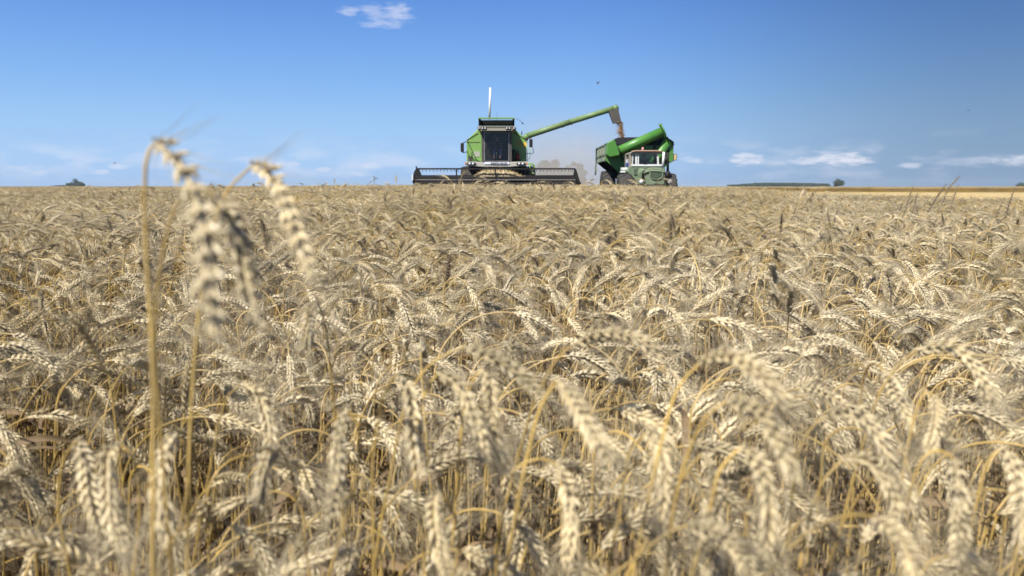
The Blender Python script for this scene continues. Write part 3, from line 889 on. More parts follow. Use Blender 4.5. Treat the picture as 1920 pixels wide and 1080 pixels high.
# ------------------------------------------------------------------ combine harvester (faces the camera)
def loc2(px, py, Y, O):
    p = at(px, py, Y); return (p.x - O.x, p.z - O.z)
def srgb_poly(pxs, Y, O): return [loc2(a, b, Y, O) for a, b in pxs]
def tyre(name, x, y, z, rad, wid, parent, rim_mat, lugs=18, rim_r=.52):
    """driving wheel with chevron lugs, axle along X"""
    h = wid / 2
    mb = MB()
    prof = [(-h*.86, rad*rim_r), (-h, rad*.66), (-h, rad*.84), (-h*.86, rad*.94), (-h*.5, rad*.965), (h*.5, rad*.965), (h*.86, rad*.94), (h, rad*.84), (h, rad*.66), (h*.86, rad*rim_r)]
    mb.lathe_x(prof, x, y, z, 40)
    for k in range(lugs * 2):
        s = 1 if k % 2 else -1
        a0 = 2*PI*k/(lugs*2)
        P = []
        for (t, da) in ((0.04, 0), (.5, .13), (.98, .26)):
            for dw in (-.042, .042):
                for r in (rad*.95 if t < .9 else rad*.9, rad*1.0 if t < .9 else rad*.965):
                    a = a0 + da + dw
                    P.append((x + s*h*t, y + r*math.cos(a), z + r*math.sin(a)))
        F = []
        for j in range(2):
            b = j*4; c = b+4
            F += [(b, b+1, c+1, c), (b+2, c+2, c+3, b+3), (b+1, b+3, c+3, c+1), (b, c, c+2, b+2)]
        F += [(0, 2, 3, 1), (8, 9, 11, 10)]
        mb.add(P, F, 0)
    w = empty(name, (0, 0, 0)); w.parent = parent
    mb.build("tyre", M['rubber'], w)
    rm = MB()
    rm.lathe_x([(-h*.84, rad*rim_r*1.02), (-h*.80, rad*rim_r*.86), (-h*.35, rad*.34), (-h*.3, rad*.16), (-h*.45, rad*.13), (-h*.45, .01)], x, y, z, 28)
    rm.lathe_x([(h*.84, rad*rim_r*1.02), (h*.80, rad*rim_r*.86), (h*.35, rad*.34), (h*.3, rad*.16), (h*.45, rad*.13), (h*.45, .01)], x, y, z, 28)
    rm.lathe_x([(-h*.84, rad*rim_r), (h*.84, rad*rim_r)], x, y, z, 28)
    rm.build("rim", rim_mat, w)
    return w
def text_mesh(txt, name, material, parent, loc, size, width=None, rot=(PI/2, 0, 0), ext=.004):
    cu = bpy.data.curves.new(name, 'FONT'); cu.body = txt; cu.size = size; cu.extrude = ext; cu.align_x = 'CENTER'; cu.align_y = 'CENTER'; cu.offset = size * .02
    o = bpy.data.objects.new(name, cu); C.objects.link(o)
    bpy.context.view_layer.update()
    if width: o.scale.x = width / max(.01, o.dimensions.x)
    dg = bpy.context.evaluated_depsgraph_get()
    me = bpy.data.meshes.new_from_object(o.evaluated_get(dg)); sc_ = o.scale.copy()
    bpy.data.objects.remove(o)
    me.materials.clear(); me.materials.append(material)
    q = bpy.data.objects.new(name, me); C.objects.link(q); q.parent = parent
    q.location = loc; q.rotation_euler = rot; q.scale = sc_
    return q
def skinned(name, joints, edges, material, parent, sub=2):
    me = bpy.data.meshes.new(name)
    me.from_pydata([j[0] for j in joints], edges, [])
    o = bpy.data.objects.new(name, me); C.objects.link(o); o.parent = parent
    sk = o.modifiers.new("skin", 'SKIN'); sk.use_smooth_shade = True
    for i, j in enumerate(joints):
        r = j[1]; r = (r, r) if isinstance(r, (int, float)) else r
        me.skin_vertices[0].data[i].radius = r
    me.skin_vertices[0].data[0].use_root = True
    me.materials.append(material)
    ss_ = o.modifiers.new("smooth", 'SUBSURF'); ss_.levels = sub; ss_.render_levels = sub
    return o
def seated_person(loc, label, shirt, trousers, hands):
    """facing -Y, hips at loc; hands: two wrist targets relative to the hips"""
    e = empty("person", loc, label, "person")
    J = [((0, 0, 0), .13), ((0, .03, .18), (.14, .10)), ((0, .05, .36), (.16, .11)), ((0, .05, .50), (.10, .08)), ((0, .04, .57), .055), ((0, .02, .63), .06), ((0, .01, .71), (.078, .095)), ((0, .02, .79), (.07, .085))]
    E = [(i, i+1) for i in range(7)]
    for s, hd in zip((-1, 1), hands):
        b = len(J)
        el = ((s*.30 + hd[0]) * .52, hd[1] * .35 - .02, .22)
        J += [((s*.19, .05, .47), .06), (el, .042), (hd, .03)]
        E += [(3, b), (b, b+1), (b+1, b+2)]
        # palm, four curled fingers and a thumb
        p = len(J); hx, hy, hz = hd
        J.append(((hx, hy - .05, hz + .015), .034)); E.append((b+2, p))
        for f in range(4):
            k = len(J); fx = hx + (f - 1.5) * .019; ln = (.036, .044, .041, .031)[f]
            J += [((fx, hy - .085, hz + .02), .010), ((fx, hy - .085 - ln, hz + .004), .009), ((fx, hy - .08 - ln, hz - .028), .008)]
            E += [(p, k), (k, k+1), (k+1, k+2)]
        k = len(J)
        J += [((hx - s*.036, hy - .06, hz - .002), .011), ((hx - s*.05, hy - .085, hz - .02), .009)]
        E += [(p, k), (k, k+1)]
        b = len(J)
        J += [((s*.10, -.05, -.01), .085), ((s*.17, -.44, .04), .062), ((s*.15, -.50, -.36), .042), ((s*.15, -.62, -.40), .038)]
        E += [(0, b), (b, b+1), (b+1, b+2), (b+2, b+3)]
    skinned("body", J, E, M['skin'], e)
    # clothing follows the same joints a little outside the skin
    JS = [((0, .0, .0), .15), ((0, .03, .18), (.165, .12)), ((0, .05, .36), (.185, .13)), ((0, .05, .50), (.11, .09))]
    ES = [(0, 1), (1, 2), (2, 3)]
    for s, hd in zip((-1, 1), hands):
        b = len(JS); el = ((s*.30 + hd[0]) * .52, hd[1] * .35 - .02, .22)
        f = Vector(el).lerp(Vector(hd), .35)
        JS += [((s*.19, .05, .47), .075), (el, .056), (tuple(f), .05)]
        ES += [(3, b), (b, b+1), (b+1, b+2)]
    skinned("shirt", JS, ES, shirt, e)
    JT = [((0, .01, -.02), .155)]; ET = []
    for s in (-1, 1):
        b = len(JT)
        JT += [((s*.10, -.06, -.01), .10), ((s*.17, -.44, .04), .078), ((s*.15, -.49, -.30), .06)]
        ET += [(0, b), (b, b+1), (b+1, b+2)]
    skinned("trousers", JT, ET, trousers, e)
    h = MB(); h.ball((0, .045, .765), .088, .10, .075); h.build("hair", M['hair'], e)
    f = MB(); f.add([(-.012, -.085, .70), (.012, -.085, .70), (0, -.112, .69), (0, -.088, .735)], [(0, 2, 3), (2, 1, 3), (0, 1, 2)], 0)
    for s in (-1, 1): f.ball((s*.085, .015, .71), .012, .022, .032, 8, 6)
    f.build("face", M['skin'], e)
    ey = MB()
    for s in (-1, 1): ey.ball((s*.03, -.078, .725), .012, .008, .009, 8, 6)
    ey.box(-.025, .025, -.086, -.078, .655, .662)
    ey.build("eyes", M['hair'], e)
    return e

O = Vector((at(930, 351, 36.2).x, 36.2, gz(-.7, 36.2)))
comb_e = empty("combine_harvester", O, "green combine harvester facing the camera with wide black header", "combine harvester")
def Lp(px, py, Y): return loc2(px, py, Y, O)
def LY(Y): return Y - O.y
def q(px, py, Y):
    a = Lp(px, py, Y); return (a[0], LY(Y), a[1])
YB, YC, YH = 36.2, 35.2, 33.9
# body panels: octagonal front of the hull, running back
hull = [Lp(*p, YB) for p in ((874.5, 303), (874.5, 263), (895, 243), (967, 243), (987.5, 263), (987.5, 303))]
back = [(a * .97, b) for a, b in hull]
body = MB().prism(hull, LY(YB), LY(YB + 5.6), 0, back)
bo = body.build("body", M['green'], comb_e, .02)
low = MB()
x0, z0 = Lp(880, 312, YB); x1, z1 = Lp(982, 303, YB)
low.box(x0, x1, LY(YB) + .05, LY(YB + 5.4), z0 - .5, z1 - .01)
low.build("lower_hull", M['black'], comb_e)
# seams and small pieces on the front panels
seam = MB()
def bar(mb, a, b, Y, r=.012, mi=0): mb.tube([q(*a, Y), q(*b, Y)], r, 6, mi)
bar(seam, (875.5, 262.5), (897, 250), YB - .005, .016); bar(seam, (986.5, 262.5), (966, 250), YB - .005, .016)
bar(seam, (875.5, 267), (900.5, 267), YB - .005, .01)
seam.build("panel_seam", M['black'], bo)
hat = MB()
xa, za = Lp(877.5, 301.5, YB); xb, zb = Lp(885, 293, YB); hat.box(xa, xb, LY(YB) - .04, LY(YB) + .01, za, zb)
hat.build("hatch", M['darkgrey'], bo)
st_ = MB(); xa, za = Lp(888, 294, YB); xb, zb = Lp(900, 284, YB); st_.box(xa, xb, LY(YB) - .02, LY(YB) + .01, za, zb)
st_.build("sticker", M['panel_grey'], bo)
ml = MB(); bar(ml, (884, 296), (884, 286), YB - .06, .012); bar(ml, (884, 286), (887, 286), YB - .06, .012); bar(ml, (885, 297), (900, 303), YB - .06, .02)
ml.build("grab_handle", M['black'], bo)
yd = MB(); yd.prism([Lp(*p, YB) for p in ((981.2, 267), (987, 267), (987, 274.5), (984.6, 274.5))], LY(YB) - .012, LY(YB) + .01); yd.build("decal", M['yellow_decal'], bo)
od = MB()
for row, cells in ((265, ((967.5, 972), (973.5, 978.5))), (270.8, ((967.5, 970.4), (971.2, 974), (974.8, 977.6), (978.2, 981)))):
    for a, b in cells:
        for t, u_, v_, w_ in ((0, 0, 1, .16), (0, .84, 1, 1), (0, 0, .2, 1)):
            xa, za = Lp(a + (b-a)*t + (b-a)*0, row + 3.6*u_, YB); xb, zb = Lp(a + (b-a)*v_ , row + 3.6*w_, YB)
            od.box(min(xa, xb), max(xa, xb), LY(YB) - .012, LY(YB) + .005, min(za, zb), max(za, zb))
od.build("side_lettering", M['orange'], bo)
ex = MB()   # side walkway clutter right of the cab
xa, za = Lp(958, 303, YB); xb, zb = Lp(965, 281, YB); ex.box(xa, xb, LY(YB) - .5, LY(YB) + .02, za, zb)
ex.tube([q(967, 302, 35.9), q(967, 284, 35.9), q(969.5, 281.5, 35.9), q(972, 284, 35.9), q(972, 302, 35.9)], .02, 6)
ex.build("walkway_box", M['black'], comb_e)
fe = MB(); fe.lathe_x([(-.08, .0), (-.08, .08), (.08, .08), (.08, 0)], 0, 0, 0, 12)
fe = MB(); fe.tube([q(971, 301, 35.95), q(971, 288, 35.95)], .075, 12); fe.tube([q(971, 288, 35.95), q(971, 286, 35.95)], .03, 8)
fe.build("fire_extinguisher", M['red'], comb_e)
gb = MB(); xa, za = Lp(977.5, 303, YB); xb, zb = Lp(987, 297.5, YB); gb.box(xa, xb, LY(YB) - .25, LY(YB), za, zb); gb.build("step_box", M['green'], comb_e, .01)
# grain tank extension
tk = MB()
xa, za = Lp(899.5, 236, 36.6); xb, zb = Lp(962.5, 223.5, 36.6); fl = .28
tk.add([(xa, LY(36.6), za), (xb, LY(36.6), za), (xb, LY(36.6) - .05, zb), (xa, LY(36.6) - .05, zb), (xa, LY(39.6), za), (xb, LY(39.6), za), (xb, LY(39.7), zb), (xa, LY(39.7), zb)],
       [(1, 5, 6, 2), (5, 4, 7, 6), (4, 0, 3, 7)])
tk.add([(xa, LY(36.64), za), (xb, LY(36.64), za), (xb, LY(36.98), zb - .01), (xa, LY(36.98), zb - .01)], [(0, 1, 2, 3)])  # front wall set back under the rim so that shadow falls on it
tk.box(xa - .05, xa + .04, LY(36.5), LY(36.62), za, zb + .02); tk.box(xb - .04, xb + .05, LY(36.5), LY(36.62), za, zb + .02)
tko = tk.build("grain_tank_extension", M['shade_black'], comb_e)  # darkness of the unlit tank is put into the colour
rim_ = MB()
rim_.box(xa - .06, xb + .06, LY(36.30), LY(36.55), zb, zb + .055); rim_.box(xa - .06, xb + .06, LY(39.66), LY(39.72), zb, zb + .055)  # front bar brought forward as an added visor to shade the wall behind
for x in (xa, xb): rim_.box(x - .03, x + .03, LY(36.55), LY(39.68), zb - .002, zb + .05)
rim_.build("tank_rim", M['green'], tko)
# cab
cab = MB()
cl, cb_ = Lp(903, 303.5, YC); cr, ct = Lp(959.5, 244, YC)
cab.box(cl, cl + .11, LY(YC), LY(YC) + .1, cb_, ct, 0); cab.box(cr - .11, cr, LY(YC), LY(YC) + .1, cb_, ct, 0)
cab.box(cl + .11, cr - .11, LY(YC), LY(YC) + .1, ct - .08, ct, 0); cab.box(cl + .11, cr - .11, LY(YC), LY(YC) + .1, cb_, cb_ + .06, 0)
cab.box(cl, cl + .08, LY(YC) + .95, LY(YB) + .02, cb_, ct, 0); cab.box(cr - .08, cr, LY(YC) + .95, LY(YB) + .02, cb_, ct, 0)
cab.box(cl + .002, cr - .002, LY(YC) + .002, LY(YB), cb_ - .06, cb_ - .003, 0)
cabo = cab.build("cab", M['darkgrey'], comb_e)
pl_ = MB(); pl_.box(cl + .11, cl + .145, LY(YC) - .025, LY(YC) + .005, cb_ + .04, ct - .08); pl_.box(cr - .145, cr - .11, LY(YC) - .025, LY(YC) + .005, cb_ + .04, ct - .08)
pl_.build("windscreen_post", M['steel'], cabo)
inn = MB(); inn.box(cl + .02, cr - .02, LY(YB) - .05, LY(YB) - .01, cb_, ct); inn.build("cab_lining", M['interior'], cabo)
gl = MB(); gl.box(cl + .11, cr - .11, LY(YC) + .03, LY(YC) + .04, cb_ + .06, ct - .08); gl.build("windscreen", M['cabglass'], cabo)
gs = MB(); gs.box(cl + .02, cl + .03, LY(YC) + .1, LY(YB) - .1, cb_, ct - .05); gs.box(cr - .03, cr - .02, LY(YC) + .1, LY(YB) - .1, cb_, ct - .05); gs.build("side_window", M['cabglass'], cabo)
wp = MB(); wp.tube([q(909, 283, YC - .02), q(914, 265, YC - .02), q(925, 249, YC - .02)], .018, 6); wp.build("wiper", M['darkgrey'], cabo)
rf = MB()
rp = [Lp(*p, YC - .35) for p in ((894, 238.5), (900, 236), (962, 236), (968, 238.5), (966, 243), (959, 244.6), (903, 244.6), (896, 243))]
rf.prism(rp, LY(YC) - .35, LY(YB) + .5)
rfo = rf.build("cab_roof", M['roofgrey'], cabo, .02)
tr_ = MB(); a = Lp(901, 237.4, YC - .36); b = Lp(961, 236.1, YC - .36); tr_.box(a[0], b[0], LY(YC) - .38, LY(YC) - .35, a[1], b[1])
a = Lp(902, 244.9, YC - .36); b = Lp(960, 243.4, YC - .36); tr_.box(a[0], b[0], LY(YC) - .38, LY(YC) - .35, a[1], b[1]); tr_.build("roof_trim", M['panel_grey'], rfo)
for px in (897.5, 904.5, 909.5, 950.5, 955.5, 963.5):
    m1 = MB(); c = q(px, 240.3, YC - .38); m1.tube([(c[0], c[1] - .03, c[2]), (c[0], c[1] + .05, c[2])], [.062, .062], 14); wl_ = m1.build("work_light", M['black'], rfo)
    m2 = MB(); m2.tube([(c[0], c[1] - .045, c[2]), (c[0], c[1] - .03, c[2])], [.026, .034], 14); m2.build("lens", M['lamp'], wl_)
# operator, seat, wheel
st2 = MB(); sx = (cl + cr) / 2 + .02; sy = LY(YC) + .78; sz = cb_ + .46
st2.box(sx - .27, sx + .27, sy - .28, sy + .2, sz - .14, sz - .03); st2.box(sx - .26, sx + .26, sy + .2, sy + .3, sz - .1, sz + .62); st2.box(sx - .12, sx + .12, sy - .1, sy + .1, cb_, sz - .12)
st2.build("operator_seat", M['seat'], cabo, .03)
sw = MB(); c = Vector((sx - .02, sy - .50, sz + .22)); ring = [c + Vector((math.cos(2*PI*k/20) * .19, math.sin(2*PI*k/20) * .08, math.sin(2*PI*k/20) * .17)) for k in range(21)]
sw.tube(ring, .016, 6); sw.tube([c + Vector((-.18, 0, 0)), c + Vector((.18, 0, 0))], .012, 6); sw.tube([c, (sx - .02, sy - .62, cb_)], .03, 8)
sw.build("steering_wheel", M['darkgrey'], cabo)
cn = MB(); cn.prism([Lp(*p, YC + .2) for p in ((906, 302), (906, 293), (912, 289), (916, 291), (909, 302))], LY(YC) + .15, LY(YC) + .5); cn.build("console", M['panel_grey'], cabo)
seated_person((O.x + sx, O.y + sy - .02, O.z + sz + .04), "operator in dark shirt and blue jeans seated in the combine's cab", M['shirt_dark'], M['jeans'], ((-.14, -.42, .24), (.14, -.42, .24))).scale = (.88, .88, .84)
# white front apron with lamps
ap = MB()
YA = YC - .12
pts_ = [(874, 303.2), (893, 303.2), (905, 303.8), (910, 307.3), (952, 307.3), (957, 303.8), (969, 303.2), (987.8, 303.2), (987.8, 311.5), (969, 311.8), (956, 313), (906, 313), (893, 311.8), (874, 311.5)]
ap.prism([Lp(*p, YA) for p in pts_], LY(YA), LY(YB) - .02)
apo = ap.build("front_apron", M['white'], comb_e, .02)
pl2 = MB(); a = Lp(908, 308, YA - .02); b = Lp(955, 303.6, YA - .02); pl2.box(a[0], b[0], LY(YA) - .03, LY(YA) + .06, a[1] + .004, b[1]); plo = pl2.build("name_plate", M['panel_grey'], comb_e)
plo.data.materials[0] = M['signwhite']
c = q(935, 305.7, YA - .055)
text_mesh("AGCO ALLIS", "lettering", M['black'], plo, c, .10, 30 / FPX * YA)
for s, px in ((-1, 884), (1, 977)):
    hb = MB(); c = q(px, 306.9, YA - .01); vv = []
    ov = [(math.cos(t) * .21, math.sin(t) * .065) for t in [2*PI*k/18 for k in range(18)]]
    hb.prism([(c[0] + a, c[2] + b) for a, b in ov], c[1] - .02, c[1] + .04); hl = hb.build("headlight", M['black'], comb_e)
    m2 = MB()
    for dx in (-.08, .07): m2.ball((c[0] + dx, c[1] - .015, c[2]), .05, .02, .045)
    m2.build("lens", M['lamp'], hl)
    m3 = MB(); m3.box(c[0] + s*.26 - .025, c[0] + s*.26 + .025, c[1] - .02, c[1] + .04, c[2] - .06, c[2] + .06); m3.build("indicator", M['orange'], comb_e)
# mirrors
for side, (px, py, hgt, wd) in enumerate(((866.8, 276.6, 17, 6.2), (995.5, 268.5, 15.5, 6.4))):
    mm = MB(); a = Lp(px - wd/2, py + hgt/2, YC); b = Lp(px + wd/2, py - hgt/2, YC); mm.box(a[0], b[0], LY(YC) - .05, LY(YC) + .03, a[1], b[1])
    mo = mm.build("mirror", M['black'], comb_e, .03)
    ar = MB()
    if side == 0: ar.tube([q(867, 268.5, YC), q(873.5, 266, YC + .3), q(876, 264, YB)], .018, 6); ar.tube([q(867, 286, YC), q(872, 286, YC + .3), q(876, 284, YB)], .018, 6)
    else: ar.tube([q(995, 261, YC), q(990, 258.5, YC + .4), q(985, 262, YB)], .018, 6); ar.tube([q(999, 276, YC), q(1000.5, 286, YC), q(997, 288, YC + .3), q(987, 287.5, YB)], .016, 6)
    ar.build("mirror_arm", M['darkgrey'], mo)
# boarding rails and ladder (right side)
rl = MB(); rl.tube([q(988.5, 303, YB), q(988.5, 265, YB)], .014, 6); rl.tube([q(993.5, 276, YC + .2), q(993.5, 294, YC + .2), q(991, 299, YC + .4), q(988, 301, YB)], .014, 6)
rl.build("hand_rail", M['green'], comb_e)
ld = MB()
ld.tube([q(990, 307, YC), q(996, 306.5, YC), q(1001, 309, YC), q(1003, 316, YC), q(1003, 333, YC)], .03, 6)
ld.tube([q(993, 307, YC + .25), q(993.5, 318, YC + .25), q(993.5, 333, YC + .25)], .03, 6)
for py in (311, 318, 325, 331): ld.tube([q(993.3, py, YC + .2), q(1002.5, py, YC)], .022, 6)
ld.build("ladder", M['green'], comb_e)
# white pole, antenna, curly cable on the tank
wp_ = MB(); wp_.tube([q(917.6, 224, 37.4), q(919.4, 164.5, 37.4)], .050, 12); wp_.build("white_pole", M['white_clean'], comb_e)
an = MB(); an.tube([q(931, 236, 36.4), q(932, 209, 36.4)], [.008, .004], 5); an.build("antenna", M['black'], comb_e)
cb2 = MB(); cb2.tube(catmull([q(962, 223, 36.6), q(970, 223.2, 36.6), q(976, 226.5, 36.6), q(980, 230.5, 36.6)], .1), .008, 5); cb2.tube([q(979, 230, 36.6), q(981.4, 232.4, 36.6)], .03, 6); cb2.build("cable", M['black'], comb_e)
ki = MB(); ki.prism([Lp(*p, 36.4) for p in ((977, 252), (978, 246), (979.3, 244), (979, 253))], LY(36.35), LY(36.45)); ki.build("warning_lamp", M['black'], comb_e)
# unloading auger
YU = 37.6
au = MB()
au.tube([q(984, 262, YU), q(986, 257, YU), q(991, 254, YU)], .15, 14)
au.tube([q(989, 254.8, YU), q(1071, 228, YU)], .132, 20)
au.tube([q(1071, 228, YU), q(1157, 201.5, YU)], .126, 20)
auo = au.build("unloading_auger", M['green_pale'], comb_e)
cl_ = MB()
for px, py in ((994, 253.2), (1055, 233.3), (1071, 228)):
    p = Vector(q(px, py, YU)); d = (Vector(q(1157, 201.5, YU)) - Vector(q(989, 254.8, YU))).normalized()
    cl_.tube([p - d*.03, p + d*.03], .147, 20)
cl_.build("clamp_ring", M['green_pale'], auo)
el = MB(); p0 = Vector(q(1150, 203.8, YU)); p1 = Vector(q(1158.5, 201, YU)); el.tube([p0, p1], [.15, .13], 16)
el.tube([q(1157, 199.5, YU), q(1160, 203.5, YU)], .03, 8); el.build("auger_end", M['green_pale'], auo)
sp_ = MB()
ptop = [(1140.8, 208.5), (1158.2, 203.5)]; pbot = [(1149.5, 232), (1164, 227.8)]
a, b = [q(*p, YU) for p in ptop]; c, d = [q(*p, YU) for p in pbot]; wd = .17
V = []
for (p, k) in ((a, 1), (b, 1), (d, .85), (c, .85)):
    V += [(p[0], p[1] - wd*k, p[2]), (p[0], p[1] + wd*k, p[2])]
th = .97
sp_.add(V, [(0, 2, 4, 6), (1, 7, 5, 3), (0, 6, 7, 1), (2, 3, 5, 4), (0, 1, 3, 2)])
sp_.build("spout", M['boot'], auo)
# front wheels
for s, px in ((-1, 877), (1, 989)):
    c = at(px, 330, 35.9)
    tyre("wheel", c.x - O.x, LY(36.3), .86, .86, .62, comb_e, M['green'])
for s in (-1, 1): tyre("wheel", s * 1.2, LY(40.4), .56, .56, .38, comb_e, M['green'], 14)
# feeder house
fh = MB(); fh.add([(-.75, LY(35.9), 1.35), (.75, LY(35.9), 1.35), (.75, LY(34.4), .75), (-.75, LY(34.4), .75), (-.75, LY(35.9), .75), (.75, LY(35.9), .75), (.75, LY(34.4), .2), (-.75, LY(34.4), .2)],
                  [(0, 1, 2, 3), (4, 7, 6, 5), (0, 4, 5, 1), (3, 2, 6, 7), (0, 3, 7, 4), (1, 5, 6, 2)])
fh.build("feeder_house", M['black'], comb_e)
# header: trough, end plates, reel
hd = empty("header", (0, 0, 0)); hd.parent = comb_e
hx0, hx1 = Lp(780, 330, YH + .3)[0], Lp(1080.5, 330, YH + .3)[0]
ht = Lp(930, 331.5, YH + .6)[1]
tr2 = MB()
tr2.box(hx0, hx1, LY(YH) + .55, LY(YH) + .62, .12, ht)
tr2.add([(hx0, LY(YH) - .45, .10), (hx1, LY(YH) - .45, .10), (hx1, LY(YH) + .55, .14), (hx0, LY(YH) + .55, .14)], [(0, 1, 2, 3)])
tr2.box(hx0, hx1, LY(YH) + .50, LY(YH) + .66, ht, ht + .07)
tr2.build("trough", M['black'], hd)
ag = MB(); ag.tube([(hx0 + .05, LY(YH) + .2, .42), (hx1 - .05, LY(YH) + .2, .42)], .2, 16)
N_ = 150; prev_ = None; vv, ff = [], []
for k in range(N_ + 1):
    t = k / N_; x = hx0 + .1 + (hx1 - hx0 - .2) * t; a = (1 if t < .5 else -1) * t * 2 * PI * 13
    for r in (.19, .33): vv.append((x, LY(YH) + .2 + r*math.cos(a), .42 + r*math.sin(a)))
    if k: b = k*2; ff.append((b-2, b-1, b+1, b))
ag.add(vv, ff); ag.build("feed_screw", M['steel'], hd)
kn = MB(); kn.box(hx0, hx1, LY(YH) - .52, LY(YH) - .45, .08, .13)
kk = hx0 + .05
while kk < hx1:
    kn.add([(kk - .02, LY(YH) - .52, .09), (kk + .02, LY(YH) - .52, .09), (kk, LY(YH) - .66, .105), (kk, LY(YH) - .52, .13)], [(0, 1, 2), (0, 2, 3), (1, 3, 2)]); kk += .076
kn.build("cutter_bar", M['steel'], hd)
bm = MB(); a = Lp(779, 337.3, YH - .3); b = Lp(1080, 331.8, YH - .3)
bm.box(a[0], b[0], LY(YH) - .34, LY(YH) - .26, b[1] - .05, b[1]); bm.box(a[0], b[0], LY(YH) - .3, LY(YH) - .2, a[1] - .02, b[1] - .055)
bm.build("reel_beam", M['black'], hd)
bl = MB(); bl.box(a[0], b[0], LY(YH) - .37, LY(YH) - .342, a[1] - .015, a[1] + .035); bl.build("beam_edge", M['steel'], hd)
b2 = MB(); b2.box(a[0], b[0], LY(YH) - .45, LY(YH) - .40, a[1] - .26, a[1] - .22); b2.box(a[0], b[0], LY(YH) - .38, LY(YH) - .34, a[1] - .13, a[1] - .10); b2.build("lower_bat", M['darkgrey'], hd)
rt = Lp(930, 316.4, YH)[1]; rxa, rxb = Lp(781, 316, YH)[0], Lp(1079, 316, YH)[0]
ub = MB(); ub.box(rxa, rxb, LY(YH) - .05, LY(YH) + .04, rt - .03, rt + .03); ub.build("upper_bat", M['black'], hd)
tn = MB(); x = rxa + .1; k = 0
while x < rxb:
    if k % 2 == 0: tn.tube([(x, LY(YH), rt - .02), (x + .01, LY(YH) - .03, rt - .13)], [.016, .010], 5)
    else: tn.tube([(x, LY(YH), rt - .02), (x + .005, LY(YH) - .02, rt - .075)], [.012, .007], 5)
    x += .075; k += 1
tn.build("tines", M['black'], hd)
for py_off, yy in ((.62, .30), (.42, -.45)):
    ob = MB(); ob.box(rxa, rxb, LY(YH) + yy - .02, LY(YH) + yy + .02, rt - py_off - .02, rt - py_off + .02)
    x = rxa + .1
    while x < rxb: ob.tube([(x, LY(YH) + yy, rt - py_off), (x, LY(YH) + yy - .02, rt - py_off - .13)], [.010, .006], 4); x += .15
    ob.build("bat", M['black'], hd)
rs = MB(); rs.tube([(rxa, LY(YH) - .05, rt - .37), (rxb, LY(YH) - .05, rt - .37)], .05, 10); rs.build("reel_shaft", M['black'], hd)
for px in (781, 856, 929, 1003, 1077.5):
    m1 = MB(); x = Lp(px, 330, YH)[0]
    m1.box(x - .028, x + .028, LY(YH) - .02, LY(YH) + .03, rt - .40, rt + (.10 if px < 790 else .0))
    for (dy, dz) in ((.30, -.62), (-.45, -.42), (0, -.75)): m1.tube([(x, LY(YH) - .05, rt - .37), (x, LY(YH) + dy, rt + dz)], .022, 5)
    m1.build("reel_arm", M['black'], hd)
# end plates and dividers
for s, pxs in ((-1, ((773.5, 341), (774.5, 331), (777, 321), (781, 315.5), (786, 317), (791, 330), (793, 334), (789, 345), (776, 346.5))), (1, ((1073, 346), (1074, 333), (1077, 317), (1080, 317), (1083, 326), (1086.5, 338), (1091, 347), (1088, 351), (1080, 349)))):
    ep_ = MB(); pp = [Lp(*p, YH) for p in pxs]
    cxm = pp[3][0] if s < 0 else pp[2][0]
    ep_.prism(pp, LY(YH) - .55 * (0) - .06, LY(YH) + .06)
    side = [(LY(YH) - 1.15, .10), (LY(YH) - .55, .42), (LY(YH) - .1, .72), (LY(YH) + .62, .80), (LY(YH) + .66, .10)]
    xx = hx0 if s < 0 else hx1
    ep_.prism_x(side, xx - .03, xx + .03)
    epo = ep_.build("end_plate", M['black'], hd)
    dd = MB(); dd.tube([(xx, LY(YH) - .9, .35), (xx + s*.02, LY(YH) - 1.5, .12)], [.07, .015], 8); dd.build("crop_divider", M['yellow'] if s > 9 else M['darkgrey'], epo)
wpl = MB(); a = Lp(773, 338, YH - .1); b = Lp(774.6, 327, YH - .1); wpl.box(a[0] - .02, b[0], LY(YH) - .12, LY(YH) - .07, a[1], b[1]); wpl.build("marker_plate", M['white_clean'], hd)
# crop heaped in the middle of the header
hp = MB(); n1, n2 = 60, 14; vv = []; ff = []
hxa, hxb = Lp(882, 330, YH + .5)[0], Lp(995, 330, YH + .5)[0]
hz0 = Lp(930, 334, YH + .5)[1]; hz1 = Lp(930, 318.5, YH + .5)[1]
for j in range(n2 + 1):
    for i in range(n1 + 1):
        u_, v_ = i / n1, j / n2
        prof = min(1, sstep(-.05, .25, u_), sstep(-.05, .45, 1 - u_))
        x = hxa + (hxb - hxa) * u_
        y = LY(YH) + .05 + .55 * v_
        z = hz0 - .1 + (hz1 - hz0 + .1) * prof * math.sin(PI * .5 * min(1, v_ * 1.3 + .15)) + .05 * noise.noise(Vector((x * 4, y * 4, 2))) + .03 * noise.noise(Vector((x * 13, y * 13, 2)))
        vv.append((x, y, z))
for j in range(n2):
    for i in range(n1):
        a_ = j*(n1+1)+i; ff.append((a_, a_+1, a_+n1+2, a_+n1+1))
hp.add(vv, ff, 0, False)
r3 = random.Random(4)
for _ in range(900):
    p = r3.choice(vv); a_ = r3.uniform(0, PI); l_ = r3.uniform(.08, .22); t_ = r3.uniform(-.2, .9)
    d_ = Vector((math.cos(a_) * math.cos(t_), -abs(math.sin(a_)) * .4, math.sin(t_))) * l_
    hp.tube([Vector(p) - d_ * .3, Vector(p) + d_ * .7], [.008, .004], 3, 0, False)
hpo = hp.build("cut_wheat_heap", M['crop']); hpo.location = O
tag(hpo, "heap of cut wheat piled up in the middle of the combine's header", "cut wheat", kind="stuff")

